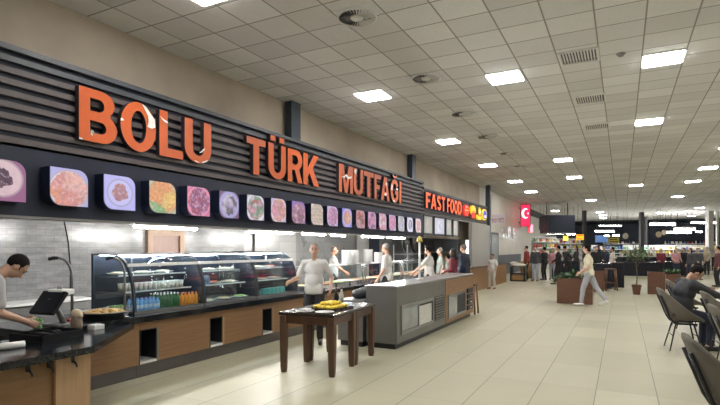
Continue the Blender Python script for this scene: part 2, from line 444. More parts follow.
def letter(parent, c, y0, y1, z0, z1, x0, x1, face, flakes=(), name='letter'):
    sh, w = glyph(c); sx = (y1 - y0) / w; sz = z1 - z0
    mp = lambda u, v, d: (d, y0 + u * sx, z0 + v * sz)
    mb = MB()
    for out, holes in sh: mb.poly([out] + holes, x0, x1, mp, side_mi=1)
    o = obj(name, mb, [face, M['lettershade']], parent)
    for fl in flakes:  # thin white shapes laid on the letter face
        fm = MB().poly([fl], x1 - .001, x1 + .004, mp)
        obj('bare_patch', fm, M['whiteflake'], o, label='white patch on the orange face of a letter')  # white shape on the face, not a bared spot
    return o

SX = -6.02                        # face of the backing board
sign = thing('slatted_sign', 'long dark slatted sign with tall orange letters over the food counter', 'sign', (0, 0, 0))
Y0, Y1 = -1.6, 16.05
obj('backing_board', MB().box(WX + .01, SX, Y0, Y1, 2.02, 3.86), M['navy'], sign)
obj('lower_band', MB().box(SX, SX + .05, Y0, Y1, 1.98, 2.74), M['navy'], sign)
obj('under_lip', MB().box(SX - .2, SX + .085, Y0, Y1, 1.955, 1.98), M['steel'], sign)
k = 0; z = 2.78
while z < 3.74:
    obj('slat', MB().box(SX, SX + .055, Y0, Y1, z, z + .068, bev=.004), M['slat'] if k < 7 else M['slate'], sign)
    z += .128; k += 1
obj('top_cap', MB().box(SX - .06, SX + .07, Y0, Y1, 3.80, 3.86), M['slate'], sign)
LX0, LX1 = SX + .05, SX + .13
pl = at_x(79, 0, LX1)
def ly(px): return at_x(px, 0, LX1).y
ZT, ZB = 3.615, 2.955
flk = {  # outlines of the white patches, per letter
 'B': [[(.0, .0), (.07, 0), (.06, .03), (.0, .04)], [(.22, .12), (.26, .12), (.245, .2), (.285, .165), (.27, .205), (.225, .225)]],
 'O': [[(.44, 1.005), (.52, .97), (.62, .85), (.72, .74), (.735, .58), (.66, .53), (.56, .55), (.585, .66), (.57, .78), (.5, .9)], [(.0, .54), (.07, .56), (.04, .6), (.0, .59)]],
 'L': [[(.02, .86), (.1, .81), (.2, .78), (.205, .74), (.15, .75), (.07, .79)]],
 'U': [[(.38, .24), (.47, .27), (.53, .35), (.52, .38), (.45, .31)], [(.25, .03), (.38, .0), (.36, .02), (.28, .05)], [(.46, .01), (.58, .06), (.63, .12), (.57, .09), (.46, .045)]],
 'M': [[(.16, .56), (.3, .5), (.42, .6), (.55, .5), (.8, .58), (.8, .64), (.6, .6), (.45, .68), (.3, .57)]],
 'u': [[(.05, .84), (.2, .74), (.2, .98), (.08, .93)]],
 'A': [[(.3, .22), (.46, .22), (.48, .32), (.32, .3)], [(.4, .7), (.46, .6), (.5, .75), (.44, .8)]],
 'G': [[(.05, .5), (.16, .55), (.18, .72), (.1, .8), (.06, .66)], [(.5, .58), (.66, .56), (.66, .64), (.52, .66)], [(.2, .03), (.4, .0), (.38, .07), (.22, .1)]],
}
W1 = [('B', 79, 117), ('O', 120.5, 156), ('L', 159.5, 183), ('U', 184.7, 211.3), ('T', 246.7, 265.6), ('Ü', 268.4, 286), ('R', 287.8, 302.8), ('K', 303.3, 319.2),
      ('M', 339, 353), ('U', 353.6, 363.2), ('T', 363.7, 373.8), ('F', 374.5, 380.6), ('A', 380.9, 389.7), ('Ğ', 390.6, 398.8), ('I', 399.5, 401.4)]
nm = {'Ü': 'U', 'Ğ': 'G'}
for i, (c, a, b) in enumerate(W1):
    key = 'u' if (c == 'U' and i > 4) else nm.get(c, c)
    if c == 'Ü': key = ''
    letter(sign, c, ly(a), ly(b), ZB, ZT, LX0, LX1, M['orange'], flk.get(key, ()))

# ================================================================ snack sign
ss = thing('snack_sign', 'shorter slatted sign with orange letters and four round food symbols', 'sign', (0, 0, 0))
Y2, Y3 = 16.1, 25.17
obj('backing_board', MB().box(WX + .01, SX - .02, Y2, Y3, 2.75, 3.66), M['slate'], ss)
z = 2.79
while z < 3.6:
    obj('slat', MB().box(SX - .02, SX + .03, Y2, Y3, z, z + .055), M['slat'], ss); z += .1
obj('top_cap', MB().box(SX - .06, SX + .05, Y2, Y3, 3.62, 3.68), M['slate'], ss)
M['litorange'] = emit('lit_orange_letter', (1, .11, .025), .5, (.6, .1, .03))
obj('dark_plate', MB().box(SX + .03, SX + .05, ly(424.5), ly(463), 2.93, 3.56), M['navy'], ss)
fx = [('F', 426, 430.6), ('A', 431, 436.6), ('S', 437, 441.3), ('T', 441.6, 445.2), ('F', 447.2, 450), ('O', 450.3, 454), ('O', 454.3, 457.8), ('D', 458.1, 461.8)]
for c, a, b in fx: letter(ss, c, ly(a), ly(b), 2.99, 3.52, LX0, LX1, M['litorange'])
def disc(yc, zc, r, x0, x1, n=28, rz=None): return [(yc + r * math.cos(2 * PI * k / n), zc + (rz or r) * math.sin(2 * PI * k / n)) for k in range(n)]
IM = lambda u, v, d: (d, u, v)
eY = emit('lit_yellow', (1, .72, .05), .42); eR = emit('lit_red', (1, .04, .03), .42); eB = emit('lit_blue', (.06, .06, .75), .42); eW = emit('lit_white', (1, .95, .85), .42)
def icon(pa, pb, shapes, lab):
    y0, y1 = ly(pa), ly(pb); yc = (y0 + y1) / 2; w = (y1 - y0) / 2 * .86; zc = 3.24
    root = None
    for i, (pts, m_) in enumerate(shapes):
        mb = MB().poly([[(yc + u * w, zc + v * .27) for u, v in pts]], LX0 if i == 0 else LX1 + .004 * i - .003, LX1 + .004 * i, IM)
        if root is None: root = obj('food_symbol', mb, m_, ss, label=lab)
        else: obj('symbol_detail', mb, m_, root)
circ = lambda cx=0, cy=0, rx=1, ry=1: [(cx + rx * math.cos(2 * PI * k / 28), cy + ry * math.sin(2 * PI * k / 28)) for k in range(28)]
icon(464.2, 469.2, [(rrect(-1, -.9, 1, .8, .5), eR), (rrect(-.8, -.1, .8, .06, .07), eY), (circ(-.1, .5, .5, .18), emit('lit_pale_red', (1, .2, .12), 1))], 'red burger shaped symbol')
icon(470.8, 476.2, [(circ(0, .3, 1, .75) , eY), (rrect(-.8, -1.05, .8, -.1, .3), eR), (rrect(-.5, .0, .5, .14, .06), eR)], 'yellow and red burger symbol')
icon(477.2, 482.0, [(rrect(-.95, -1.05, .95, -.3, .1), eY), (circ(0, .3, .62, .72), eY), (circ(.05, .25, .25, .3), eW), (rrect(-.8, -.5, .8, -.36, .05), eR)], 'yellow drumstick meal symbol')
icon(482.4, 487.4, [(circ(), eY), (circ(0, -.05, .8, .78), eB), (circ(.1, -.35, .45, .25), eW)], 'round yellow and blue symbol')

# ================================================================ lit food pictures on the lower band
def food_mat(name, bg, plate, foods, prad=.8, frad=.55, scale=9, off=(0, 0), strength=.42, seed=0, grid=0):
    if seed > 5 and frad < 1: frad = min(1.0, frad + .28); prad = prad + .2; scale = scale * .8
    m, nt, b = new_mat(name)
    tc = N(nt, 'ShaderNodeTexCoord').outputs['Object']
    mp = N(nt, 'ShaderNodeMapping'); L(nt, tc, mp.inputs[0]); mp.inputs['Location'].default_value = (0, -off[0], -off[1]); mp.inputs['Scale'].default_value = (0, 1 / .225, 1 / .215)
    nz = N(nt, 'ShaderNodeTexNoise'); L(nt, mp.outputs[0], nz.inputs['Vector']); nz.inputs['Scale'].default_value = 2.4 + seed * .1; nz.inputs['Detail'].default_value = 3
    ln = N(nt, 'ShaderNodeVectorMath', operation='LENGTH'); L(nt, mp.outputs[0], ln.inputs[0])
    d = ln.outputs['Value']; dn = math_(nt, 'MULTIPLY_ADD', nz.outputs[0], .5, math_(nt, 'SUBTRACT', d, .25))
    vo = N(nt, 'ShaderNodeTexVoronoi'); mp2 = N(nt, 'ShaderNodeMapping'); L(nt, tc, mp2.inputs[0]); mp2.inputs['Location'].default_value = (seed * .37, seed * 1.3, seed * .71)
    L(nt, mp2.outputs[0], vo.inputs['Vector']); vo.inputs['Scale'].default_value = scale; 
    if grid: vo.inputs['Randomness'].default_value = .15
    sep = N(nt, 'ShaderNodeSeparateColor'); L(nt, vo.outputs['Color'], sep.inputs[0])
    n = len(foods)
    nf = N(nt, 'ShaderNodeTexNoise'); L(nt, mp2.outputs[0], nf.inputs['Vector']); nf.inputs['Scale'].default_value = 26; nf.inputs['Detail'].default_value = 4
    wob = N(nt, 'ShaderNodeVectorMath', operation='MULTIPLY_ADD'); L(nt, nf.outputs['Color'], wob.inputs[0]); wob.inputs[1].default_value = (0, .9 / scale, .9 / scale); L(nt, mp2.outputs[0], wob.inputs[2]); L(nt, wob.outputs[0], vo.inputs['Vector'])
    fc = ramp_(nt, sep.outputs[0], [(i / n, c) for i, c in enumerate(foods)], 'CONSTANT')
    fc = mix_(nt, math_(nt, 'MULTIPLY', vo.outputs['Distance'], scale * .09), fc, tuple(.3 * x for x in foods[0]))
    col = mix_(nt, math_(nt, 'LESS_THAN', d, prad), bg, plate)
    col = mix_(nt, math_(nt, 'MULTIPLY', math_(nt, 'LESS_THAN', d, prad), math_(nt, 'GREATER_THAN', d, prad - .09)), col, tuple(x * .62 for x in plate))
    fc = mix_(nt, math_(nt, 'MULTIPLY', math_(nt, 'GREATER_THAN', nf.outputs[0], .60), .3), fc, (.85, .78, .80))
    fc = mix_(nt, math_(nt, 'MULTIPLY', math_(nt, 'LESS_THAN', nf.outputs[0], .42), .35), fc, tuple(.25 * x for x in foods[-1]))
    col = mix_(nt, math_(nt, 'LESS_THAN', dn, frad), col, fc)
    bgn = noise_(nt, mp.outputs[0], 3.0, 2)
    col = mix_(nt, math_(nt, 'MULTIPLY', bgn, .35), col, bg)
    L(nt, mix_(nt, .55, col, (.02, .02, .02)), b.inputs['Base Color']); L(nt, col, b.inputs['Emission Color']); b.inputs['Emission Strength'].default_value = strength
    b.inputs['Roughness'].default_value = .3
    return m
LAV = (.42, .40, .72); PUR = (.42, .20, .42); PINK = (.75, .30, .45); OR = (.85, .33, .13); WH = (.72, .70, .82); GR = (.16, .42, .20); BR = (.22, .08, .07); RD = (.62, .07, .08); BE = (.72, .58, .48); DK = (.05, .03, .06); BL = (.2, .22, .75); YE = (.85, .55, .15)
PICS = [
 (-6, 26, dict(bg=(.30, .12, .25), plate=(.72, .55, .6), foods=[DK, (.08, .05, .08), (.2, .12, .13)], prad=.95, frad=.45, off=(-.05, .1)), 'dark stew in a pale round bowl, first picture above the cashier'),
 (50, 88, dict(bg=LAV, plate=WH, foods=[OR, (.8, .3, .2), (.85, .45, .35), (.8, .6, .6)], prad=1.1, frad=1.0, scale=4.2, off=(-.05, -.15)), 'orange roasted pieces on a blue white plate'),
 (104, 135, dict(bg=(.45, .44, .82), plate=(.55, .53, .85), foods=[(.5, .2, .15), (.42, .17, .13), (.6, .36, .3)], prad=.85, frad=.5, scale=5), 'brown dessert square topped with white on a lavender plate'),
 (149, 176, dict(bg=(.5, .5, .35), plate=(.6, .5, .35), foods=[OR, YE, (.75, .45, .15), GR, OR], prad=1.2, frad=1.1, scale=4.6), 'orange stuffed vegetables with green caps'),
 (187, 210, dict(bg=(.65, .2, .35), plate=PINK, foods=[PUR, (.6, .35, .65), RD, (.65, .15, .25)], prad=1.2, frad=.95, scale=16), 'magenta rice dish with red pieces'),
 (219, 239, dict(bg=(.18, .10, .2), plate=LAV, foods=[WH, DK, (.5, .4, .7)], prad=.9, frad=.5, scale=12), 'white dish with dark pieces on a lavender plate'),
 (247, 264, dict(bg=(.4, .35, .45), plate=WH, foods=[GR, RD, (.3, .5, .3), PINK, WH], prad=1.1, frad=.9, scale=13), 'green and red mixed salad'),
 (271, 286, dict(bg=LAV, plate=(.7, .55, .6), foods=[(.7, .3, .2), YE, PINK], prad=1.0, frad=.7, scale=10), 'orange and pink dish on a pale lavender ground'),
 (292, 305, dict(bg=(.25, .15, .45), plate=(.5, .3, .4), foods=[(.55, .25, .3), (.7, .45, .5), BR], prad=1.1, frad=1.0, scale=11, off=(0, -.2)), 'brown pink pieces under a violet bowl'),
 (311, 323, dict(bg=BE, plate=WH, foods=[BE, (.6, .55, .55), (.5, .4, .35)], prad=1.2, frad=1.1, scale=14, grid=1), 'pale rolls laid in rows'),
 (327, 338, dict(bg=LAV, plate=(.65, .5, .75), foods=[(.6, .2, .4), PINK, (.5, .2, .45)], prad=.95, frad=.7, scale=16), 'round pink dish on a lavender plate'),
 (342, 352, dict(bg=BL, plate=(.45, .4, .7), foods=[OR, YE, (.7, .35, .1)], prad=.9, frad=.5, scale=9), 'orange dish on a bright blue ground'),
 (356, 365, dict(bg=(.3, .15, .15), plate=(.5, .3, .3), foods=[RD, WH, BR, PINK], prad=1.1, frad=.9, scale=12), 'red and white dish on a dark brown ground'),
 (368, 376, dict(bg=PUR, plate=(.6, .35, .6), foods=[PINK, DK, (.6, .3, .5)], prad=1.0, frad=.8, scale=11), 'purple pink dish with dark spots'),
 (379, 386.5, dict(bg=(.6, .4, .5), plate=PINK, foods=[(.75, .25, .35), PINK, WH], prad=1.0, frad=.8, scale=12), 'rose coloured dish, fifth picture from the snack counter end'),
 (389, 396, dict(bg=LAV, plate=(.7, .4, .55), foods=[(.65, .12, .3), (.7, .25, .4)], prad=.9, frad=.7, scale=10), 'crimson dish, fourth picture from the snack counter end'),
 (398, 404.5, dict(bg=(.45, .45, .5), plate=(.6, .6, .65), foods=[(.5, .5, .5), WH, LAV], prad=1.0, frad=.8, scale=11), 'pale grey dish, third picture from the snack counter end'),
 (407, 413, dict(bg=(.5, .45, .75), plate=WH, foods=[DK, (.5, .4, .6), WH], prad=.95, frad=.5, scale=9), 'white plate with a dark piece, next to last picture'),
 (415.5, 421, dict(bg=(.65, .5, .6), plate=(.75, .6, .62), foods=[(.7, .4, .35), PINK, WH], prad=.95, frad=.55, scale=9), 'pale pink plate, last picture before the snack counter'),
]
PX = SX + .05
for i, (a, b, kw, lab) in enumerate(PICS):
    ya, yb = at_x(a, 0, PX + .17).y, at_x(b, 0, PX + .17).y
    if i == 0: ya = yb - .46
    yc = (ya + yb) / 2; w = .23; h = .222; zc = 2.338
    out = [(-w, -h + .13)] + arc(-w + .13, -h + .13, .13, .13, 180, 270, 6)[1:] + [(w, -h), (w, h - .13)] + arc(w - .13, h - .13, .13, .13, 0, 90, 6)[1:] + [(-w, h)]
    t = thing('food_picture', 'lit picture box showing ' + lab, 'menu picture', (PX, yc, zc), 0, 'lit food pictures on the dark band')
    obj('housing', MB().poly([out], 0, .165, IM), M['navy'], t)
    obj('picture_face', MB().poly([[(u * .985, v * .985) for u, v in out]], .165, .175, IM), food_mat('picture_%d' % i, seed=i + 1, **kw), t)

# menu boards under the snack sign
mbm = food_mat('menu_board_print', (.42, .42, .55), (.5, .5, .6), [WH, LAV, (.6, .6, .55)], prad=1.3, frad=.9, scale=7, strength=.45, seed=3)
mbm2 = food_mat('menu_board_pale_print', (.35, .34, .30), (.4, .4, .36), [BE, (.5, .48, .4)], prad=1.3, frad=.9, scale=6, strength=.3, seed=8)
for a, b, lab, mm in ((423.6, 433.2, 'framed menu board with a white print, first under the snack sign', mbm2), (434.2, 445, 'framed menu board with a bluish white print, second under the snack sign', mbm), (446, 452, 'framed beige menu board, third under the snack sign', mbm2), (453, 458.5, 'framed beige menu board, fourth under the snack sign', mbm2)):
    y0, y1 = at_x(a, 0, -6.0).y, at_x(b, 0, -6.0).y; yc = (y0 + y1) / 2; w = (y1 - y0) / 2
    t = thing('menu_board', lab, 'menu board', (-6.06, yc, 2.42), 0, 'menu boards under the snack sign')
    obj('print', MB().box(0, .05, -w + .05, w - .05, -.29, .31), mm, t)
    obj('frame', MB().box(0, .07, -w, -w + .06, -.34, .36).box(0, .07, w - .06, w, -.34, .36).box(0, .07, -w, w, .30, .36).box(0, .07, -w, w, -.34, -.28), M['darkmetal'], t)

# ================================================================ ceiling fittings
def ceil_light(x, y, lab, big=.6):
    t = thing('ceiling_light', lab, 'ceiling light', (x, y, CZ), 0, 'square ceiling lights')
    h = big / 2
    obj('frame', MB().box(-h - .01, h + .01, -h - .01, -h + .02, -.02, 0).box(-h - .01, h + .01, h - .02, h + .01, -.02, 0).box(-h - .01, -h + .02, -h, h, -.02, 0).box(h - .02, h + .01, -h, h, -.02, 0), M['ltrim'], t)
    obj('diffuser', MB().box(-h + .02, h - .02, -h + .02, h - .02, -.034, -.002), M['lamp'], t)
LP = [(505, 76.7, 'second of the front row out from the long sign'), (663, 58, 'third of the front row, largest in view'), (373, 95, 'nearest the wall above the long sign'), (649, 121, 'directly behind the largest one'),
      (448, 141, 'next to the wall above the snack sign'), (488, 165, 'third of the row along the wall'), (563, 159.5, 'second line from the wall, before the middle of the hall'), (574, 177, 'second line from the wall, one row farther'),
      (515, 181, 'fourth of the row along the wall'), (531, 191.5, 'fifth of the row along the wall'), (708, 167.5, 'outermost one above the seated man'), (693, 181, 'outermost line, one row beyond the seated man'), (636, 185, 'above the potted tree'),
      (600, 212, 'first of a short far row towards the market'), (602.5, 215, 'second of a short far row towards the market'), (603.5, 217.8, 'third of a short far row towards the market'), (606, 221.6, 'last of a short far row towards the market'),
      (628.5, 220.6, 'far one left of the round signs'), (652.5, 219.8, 'far one above the round signs'), (699.5, 207.6, 'far outermost one under the ceiling edge'), (660.8, 212.6, 'far one before the market pendants'), (677, 219.2, 'far one above the long pendants'), (703, 218.5, 'farthest outer one above the pendants')]
for px, py, lab in LP:
    p = at_z(px, py, CZ)
    ceil_light(p.x, p.y, 'bright square ceiling light panel, ' + lab)
for x, y, lab in ((-4.5, 4.5, 'over the pastry counter'), (-1.9, 4.5, 'over the open floor before the table'), (.6, 4.5, 'over the nearest chairs'), (3.0, 4.5, 'over the near dining tables'), (-1.9, -.4, 'over the spot of the viewer'), (-4.5, -.4, 'over the cash desk'), (3.0, 9.4, 'over the dining tables'), (3.0, 14.2, 'over the second dining tables'), (5.5, 9.4, 'over the outer dining tables'), (5.5, 19, 'over the outer seating'), (5.5, 28, 'over the far outer seating'), (5.5, 14.2, 'added out of view over the outer second tables'), (5.5, 23.7, 'added out of view over the outer third tables'), (5.5, 33, 'added out of view over the outer fourth tables'), (8, 9.4, 'added out of view, far out over the first tables'), (8, 19, 'added out of view, far out over the second tables'), (8, 28, 'added out of view, far out over the third tables'), (3.0, 19, 'added out of view over the aisle side of the third tables'), (8, 38, 'added out of view, far out before the market'), (-1.8, 36, 'over the shoppers'), (3, 36, 'over the far tables'), (6, 58, 'over the market shelves'), (-5, 45, 'over the shop entrance')):  # some out-of-view panels are added to brighten the far floor
    ceil_light(x, y, 'square ceiling light panel ' + lab)
# round swirl outlets
def swirl(x, y, lab):
    t = thing('swirl_air_vent', lab, 'air vent', (x, y, CZ), 0, 'round swirl air outlets')
    obj('plate', MB().box(-.3, .3, -.3, .3, -.008, 0), M['ceil'], t)
    obj('core', MB().lathe([(0, -.03), (.08, -.03), (.10, -.012), (.10, -.008)], seg=20), M['ltrim'], t)
    obj('dark_ring', MB().lathe([(.10, -.010), (.25, -.010), (.25, -.009)], seg=32), M['dark'], t)
    mb = MB()
    for k in range(32):
        a = 2 * PI * k / 32; u = Vector((math.cos(a), math.sin(a), 0)); w = Vector((-math.sin(a), math.cos(a), 0)); 
        p0 = u * .105; p1 = u * .245
        vs = [mb.bm.verts.new(v + Vector((0, 0, zz))) for v, zz in ((p0, -.012), (p1, -.012), (p1 + w * .03, -.03), (p0 + w * .012, -.03))]
        mb.bm.faces.new(vs)
    obj('blade', mb, M['ceil'], t)
    obj('rim', MB().lathe([(.245, -.01), (.25, -.022), (.27, -.022), (.275, -.008)], seg=32), M['ltrim'], t)
for px, py, lab in ((357, 17, 'first and largest round swirl air outlet in the ceiling'), (426, 78, 'round swirl air outlet, second along the ceiling'), (462.5, 113.5, 'round swirl air outlet, third along the ceiling'), (487.5, 136.5, 'round swirl air outlet, fourth along the ceiling'), (508, 153, 'round swirl air outlet, fifth along the ceiling'), (521, 165.5, 'small looking sixth round swirl air outlet along the ceiling')):
    p = at_z(px, py, CZ); swirl(p.x, p.y, lab)
def grille(x, y, lab):
    t = thing('ceiling_grille', lab, 'air vent', (x, y, CZ), 0, 'square ceiling grilles')
    obj('backing', MB().box(-.29, .29, -.29, .29, -.006, 0), M['dark'], t)
    mb = MB()
    for k in range(13): mb.box(-.27 + k * .045 - .013, -.27 + k * .045 + .010, -.28, .28, -.022, -.006)
    obj('slats', mb, M['ceil'], t)
    obj('frame', MB().box(-.3, .3, -.3, -.27, -.025, 0).box(-.3, .3, .27, .3, -.025, 0).box(-.3, -.27, -.27, .27, -.025, 0).box(.27, .3, -.27, .27, -.025, 0), M['ltrim'], t)
for px, py, lab in ((579, 56, 'square slatted ceiling grille, the nearest of three in line'), (590, 98.5, 'square slatted ceiling grille, the middle of three in line'), (597, 126, 'square slatted ceiling grille, the farthest of three in line')):
    p = at_z(px, py, CZ); grille(p.x, p.y, lab)
p = at_z(621, 53.5, CZ)
t = thing('smoke_detector', 'small grey smoke detector on the ceiling beside the nearest grille', 'smoke detector', p)
obj('base', MB().lathe([(0, -.015), (.07, -.015), (.07, 0)]), M['steel'], t); obj('sensor_cap', MB().lathe([(0, -.05), (.035, -.05), (.055, -.015)]), M['steel'], t)

# tube lights under the lip of the sign
for a, b, py, x, lab in ((133.5, 197, 224, -5.99, 'first from the cash desk'), (249, 292.6, 229.8, -5.99, 'above the third display case'), (302, 325, 232, -5.99, 'behind the waiter at the table'), (331, 345, 233.8, -5.99, 'behind the bald cook'), (362, 383, 235.5, -5.99, 'above the plate stacks'), (387, 404.5, 236, -5.99, 'above the grey haired cook')):
    y0, y1 = at_x(a, 0, x).y, at_x(b, 0, x).y; yc = (y0 + y1) / 2; w = (y1 - y0) / 2
    t = thing('tube_light', 'fluorescent tube light fixed under the sign, ' + lab, 'tube light', (x, yc, 1.955), 0, 'tube lights under the long sign')
    obj('fitting', MB().box(-.04, .04, -w, w, -.02, 0), M['ltrim'], t)
    obj('tube', MB().tube([(0, -w + .02, -.036), (0, w - .02, -.036)], .018, 10), M['tube'], t)
# inner kitchen lights so the hatch is lit
for i, (x, y, lab) in enumerate(((-7.5, 1.5, 'behind the cash desk'), (-7.5, 5.2, 'over the first display case'), (-7.5, 9.2, 'over the third display case'), (-7.5, 13.2, 'over the hot food pass'), (-7.5, 17.5, 'by the kitchen opening'), (-7.3, 22, 'over the snack counter'))):
    t = thing('kitchen_ceiling_light', 'long flat kitchen ceiling light ' + lab, 'ceiling light', (x, y, 2.76), 0, 'kitchen ceiling lights')
    obj('frame', MB().box(-.17, .17, -.67, .67, -.02, 0), M['ltrim'], t)
    obj('diffuser', MB().box(-.15, .15, -.65, .65, -.028, -.02), M['klamp'], t)

y = at_x(62, 0, -8.58).y
tag(obj('hanging_cable', MB().tube([(-8.585, y, 2.7), (-8.585, y + .02, 2.2), (-8.585, y + .12, 1.7), (-8.585, y + .16, 1.2), (-8.585, y + .15, .8)], .009, 6), M['blackplastic']), 'thin dark cable hanging down the marble wall behind the till', 'cable')
# ================================================================ serving counter
CF = -5.30; WT = .78
labs = ['with its tray slot under the round pastry tray', 'under the water bottles of the first display case', 'under the second display case', 'under the third display case', 'behind the waiter', 'behind the wooden tables', 'beyond the wooden tables', 'behind the steel cooler', 'behind the wooden cooler part', 'before the snack counter', 'at the snack counter']
ys = [2.98, 4.22] + [4.22 + 1.2 * k for k in range(1, 14)]
M['slot'] = plain('dark_slot_lining', (.018, .02, .026), .5)
for k in range(len(ys) - 1):
    y0, y1 = ys[k], ys[k + 1]
    lab = 'oak fronted serving counter unit ' + ('next to the cash desk without a slot' if k == 0 else ('with dark tray slot, unit number %s from the cash desk' % ['', 'two', 'three', 'four', 'five', 'six', 'seven', 'eight', 'nine', 'ten', 'eleven', 'twelve', 'thirteen', 'fourteen', 'fifteen', 'sixteen', 'seventeen', 'eighteen'][k]))
    t = thing('serving_counter_unit', lab, 'counter', (CF, y0, 0), 0, 'serving counter units in a row'); w = y1 - y0
    if k == 0:
        obj('front_panel', MB().box(-.02, 0, 0, w - .004, .17, .70), M['oak'], t)
    else:
        mb = MB().box(-.02, 0, .29, w - .004, .17, .70).box(-.02, 0, 0, .29, .60, .70)
        obj('front_panel', mb, M['oak'], t)
        obj('slot_lining', MB().box(-.32, -.30, 0, .29, .17, .60).box(-.3, -.0, .0, .012, .17, .60).box(-.3, 0, .278, .29, .17, .60).box(-.3, 0, .012, .278, .588, .6), M['slot'], t)
        obj('slot_tray', MB().box(-.3, -.0, .012, .278, .17, .20), M['ltrim'], t)
        obj('slot_edge', MB().box(-.02, .004, .262, .292, .17, .6), M['oakpale'] if k > 1 else M['steel'], t)
    obj('carcass', MB().box(-.9, -.34, 0, w - .002, .0, .69), M['darkmetal'], t)
    obj('kick_plate', MB().box(-.08, -.05, 0, w - .004, 0, .168), M['kickm'], t)
tag(obj('worktop', MB().box(-6.25, -5.22, 2.9, ys[-1], .70, WT, bev=.006), M['granite']), 'long black granite worktop running along the serving counter', 'worktop')

# ---------------------------------------------------------------- cash desk
dt = thing('cash_desk', 'oak cash desk with angled black granite top nearest the viewer', 'cash desk', (0, 0, 0))
poly = [(-4.2, -.8), (-4.2, 2.87), (-5.05, 3.95), (-5.215, 3.95), (-5.215, 2.58), (-4.85, 2.58), (-4.85, -.8)]
obj('top', MB().prism(poly, .68, .74), M['granite'], dt)
obj('front_panel', MB().box(-4.42, -4.38, -.8, 2.61, 0, .68), wood('deep_oak_laminate', (.20, .105, .042), (.28, .155, .07), .42, 1, 2.2), dt)
obj('end_pillar', MB().box(-4.80, -4.34, 2.61, 2.93, 0, .68), M['oakpale'], dt)
for i, y in enumerate((1.9, 2.38, 2.55, 2.76)):
    mb = MB().box(-4.35, -4.325, y - .012, y + .012, .60, .68).tube([(-4.335, y, .62), (-4.30, y + .01, .585), (-4.31, y + .02, .56)], .009, 6)
    obj('hook', mb, M['darkmetal'], dt, label='small dark hook under the desk edge')

# things on the desk
def P(px, py, z): return at_z(px, py, z)
tr = thing('tray_stack_caddy', 'black plastic tray caddy lying on the cash desk before the cashier', 'tray', (-5.02, 2.6, .74), R(-12))
tr.location = (-5.02, 2.90, .74); tr.scale = (.8, .8, 1); tr.rotation_euler.z = R(8)
obj('tray_body', MB().box(-.2, .34, -.28, .28, 0, .015).box(-.2, .34, -.28, -.265, .015, .07).box(-.2, .34, .265, .28, .015, .07).box(-.2, -.185, -.28, .28, .015, .07).box(.325, .34, -.28, .28, .015, .07), M['blackplastic'], tr)
obj('divider', MB().box(-.2, .34, -.1, -.09, .015, .06).box(-.2, .34, .09, .1, .015, .06), M['blackplastic'], tr)
for i, (x, y, rz, lab) in enumerate(((-5.0, 2.86, .3, 'black handled serving tongs in the tray caddy'), (-4.98, 3.0, -.2, 'second dark tongs at the back of the tray caddy'))):
    mb = MB().tube([(-.12, 0, .03), (0, .02, .05), (.13, .012, .035)], .012, 6).tube([(-.12, 0, .03), (0, -.02, .05), (.13, -.012, .035)], .012, 6).ell((-.12, 0, .03), .018)
    o = tag(obj('tongs', mb, M['darkmetal']), lab, 'tongs'); o.location = (x, y, .745); o.rotation_euler.z = rz
o = tag(obj('paper_roll', MB().tube([(-.11, 0, .03), (.11, 0, .03)], .03, 14), M['white']), 'white paper roll lying on the edge of the cash desk', 'paper roll'); o.location = (-4.72, 2.44, .74); o.rotation_euler.z = R(75)
# tablet till on a stand
t = thing('till_terminal', 'tilted black till screen on a grey stand before the cashier', 'till', (-5.45, 3.22, WT), R(8))
obj('base', MB().box(-.10, .14, -.02, .2, 0, .02, bev=.006), M['steel'], t)
obj('stand', MB().tube([(.05, .12, .015), (.03, .08, .14), (0, 0, .30)], [.035, .03, .026], 10), M['steel'], t)
rot = Matrix.Rotation(R(-38), 3, 'X')
obj('screen_housing', MB().box(-.17, .17, -.02, .02, .12, .40, bev=.008, rot=rot, piv=(0, -.02, .28)), M['blackplastic'], t)
obj('screen_glass', MB().box(-.155, .155, -.024, -.0205, .135, .385, rot=rot, piv=(0, -.02, .28)), plain('dark_screen', (.008, .009, .013), .5, spec=.2), t)
obj('receipt_printer', MB().box(-.09, .12, .04, .20, .33, .39, bev=.012), M['white'], t, label='white receipt printer behind the screen')
obj('paper_strip', MB().box(-.03, .05, .10, .104, .38, .42), M['cloth_white'], t)
# gooseneck lamp
gb = Vector((-5.86, 3.72, WT))
t = thing('gooseneck_lamp', 'steel gooseneck heat lamp rising beside the till', 'lamp', gb)
pts = [(0, 0, .02), (0, 0, .50)] + [(-.02 * 0, 0, .5)] + [(-.11 * (1 - math.cos(R(a))) * 1.1, -.09 * (1 - math.cos(R(a))), .5 + .22 * math.sin(R(a))) for a in range(10, 100, 10)]
obj('pole', MB().tube(pts, .016, 10), M['steel'], t)
e = Vector(pts[-1]); 
obj('lamp_head', MB().tube([e, e + Vector((-.04, -.03, .0)), e + Vector((-.08, -.07, -.015))], [.018, .022, .02], 12), M['darkmetal'], t)
obj('base', MB().lathe([(0, 0), (.07, 0), (.07, .012), (.02, .03), (0, .03)]), M['chrome'], t)
t = dup(t, (-5.36, 4.06, WT), None, 'slim steel gooseneck standing for the arched edge of the first display case')  # lamp copy stands in for the case's own arched edge
t.scale = (.8, .8, 1.0); t.rotation_euler.z = R(12)
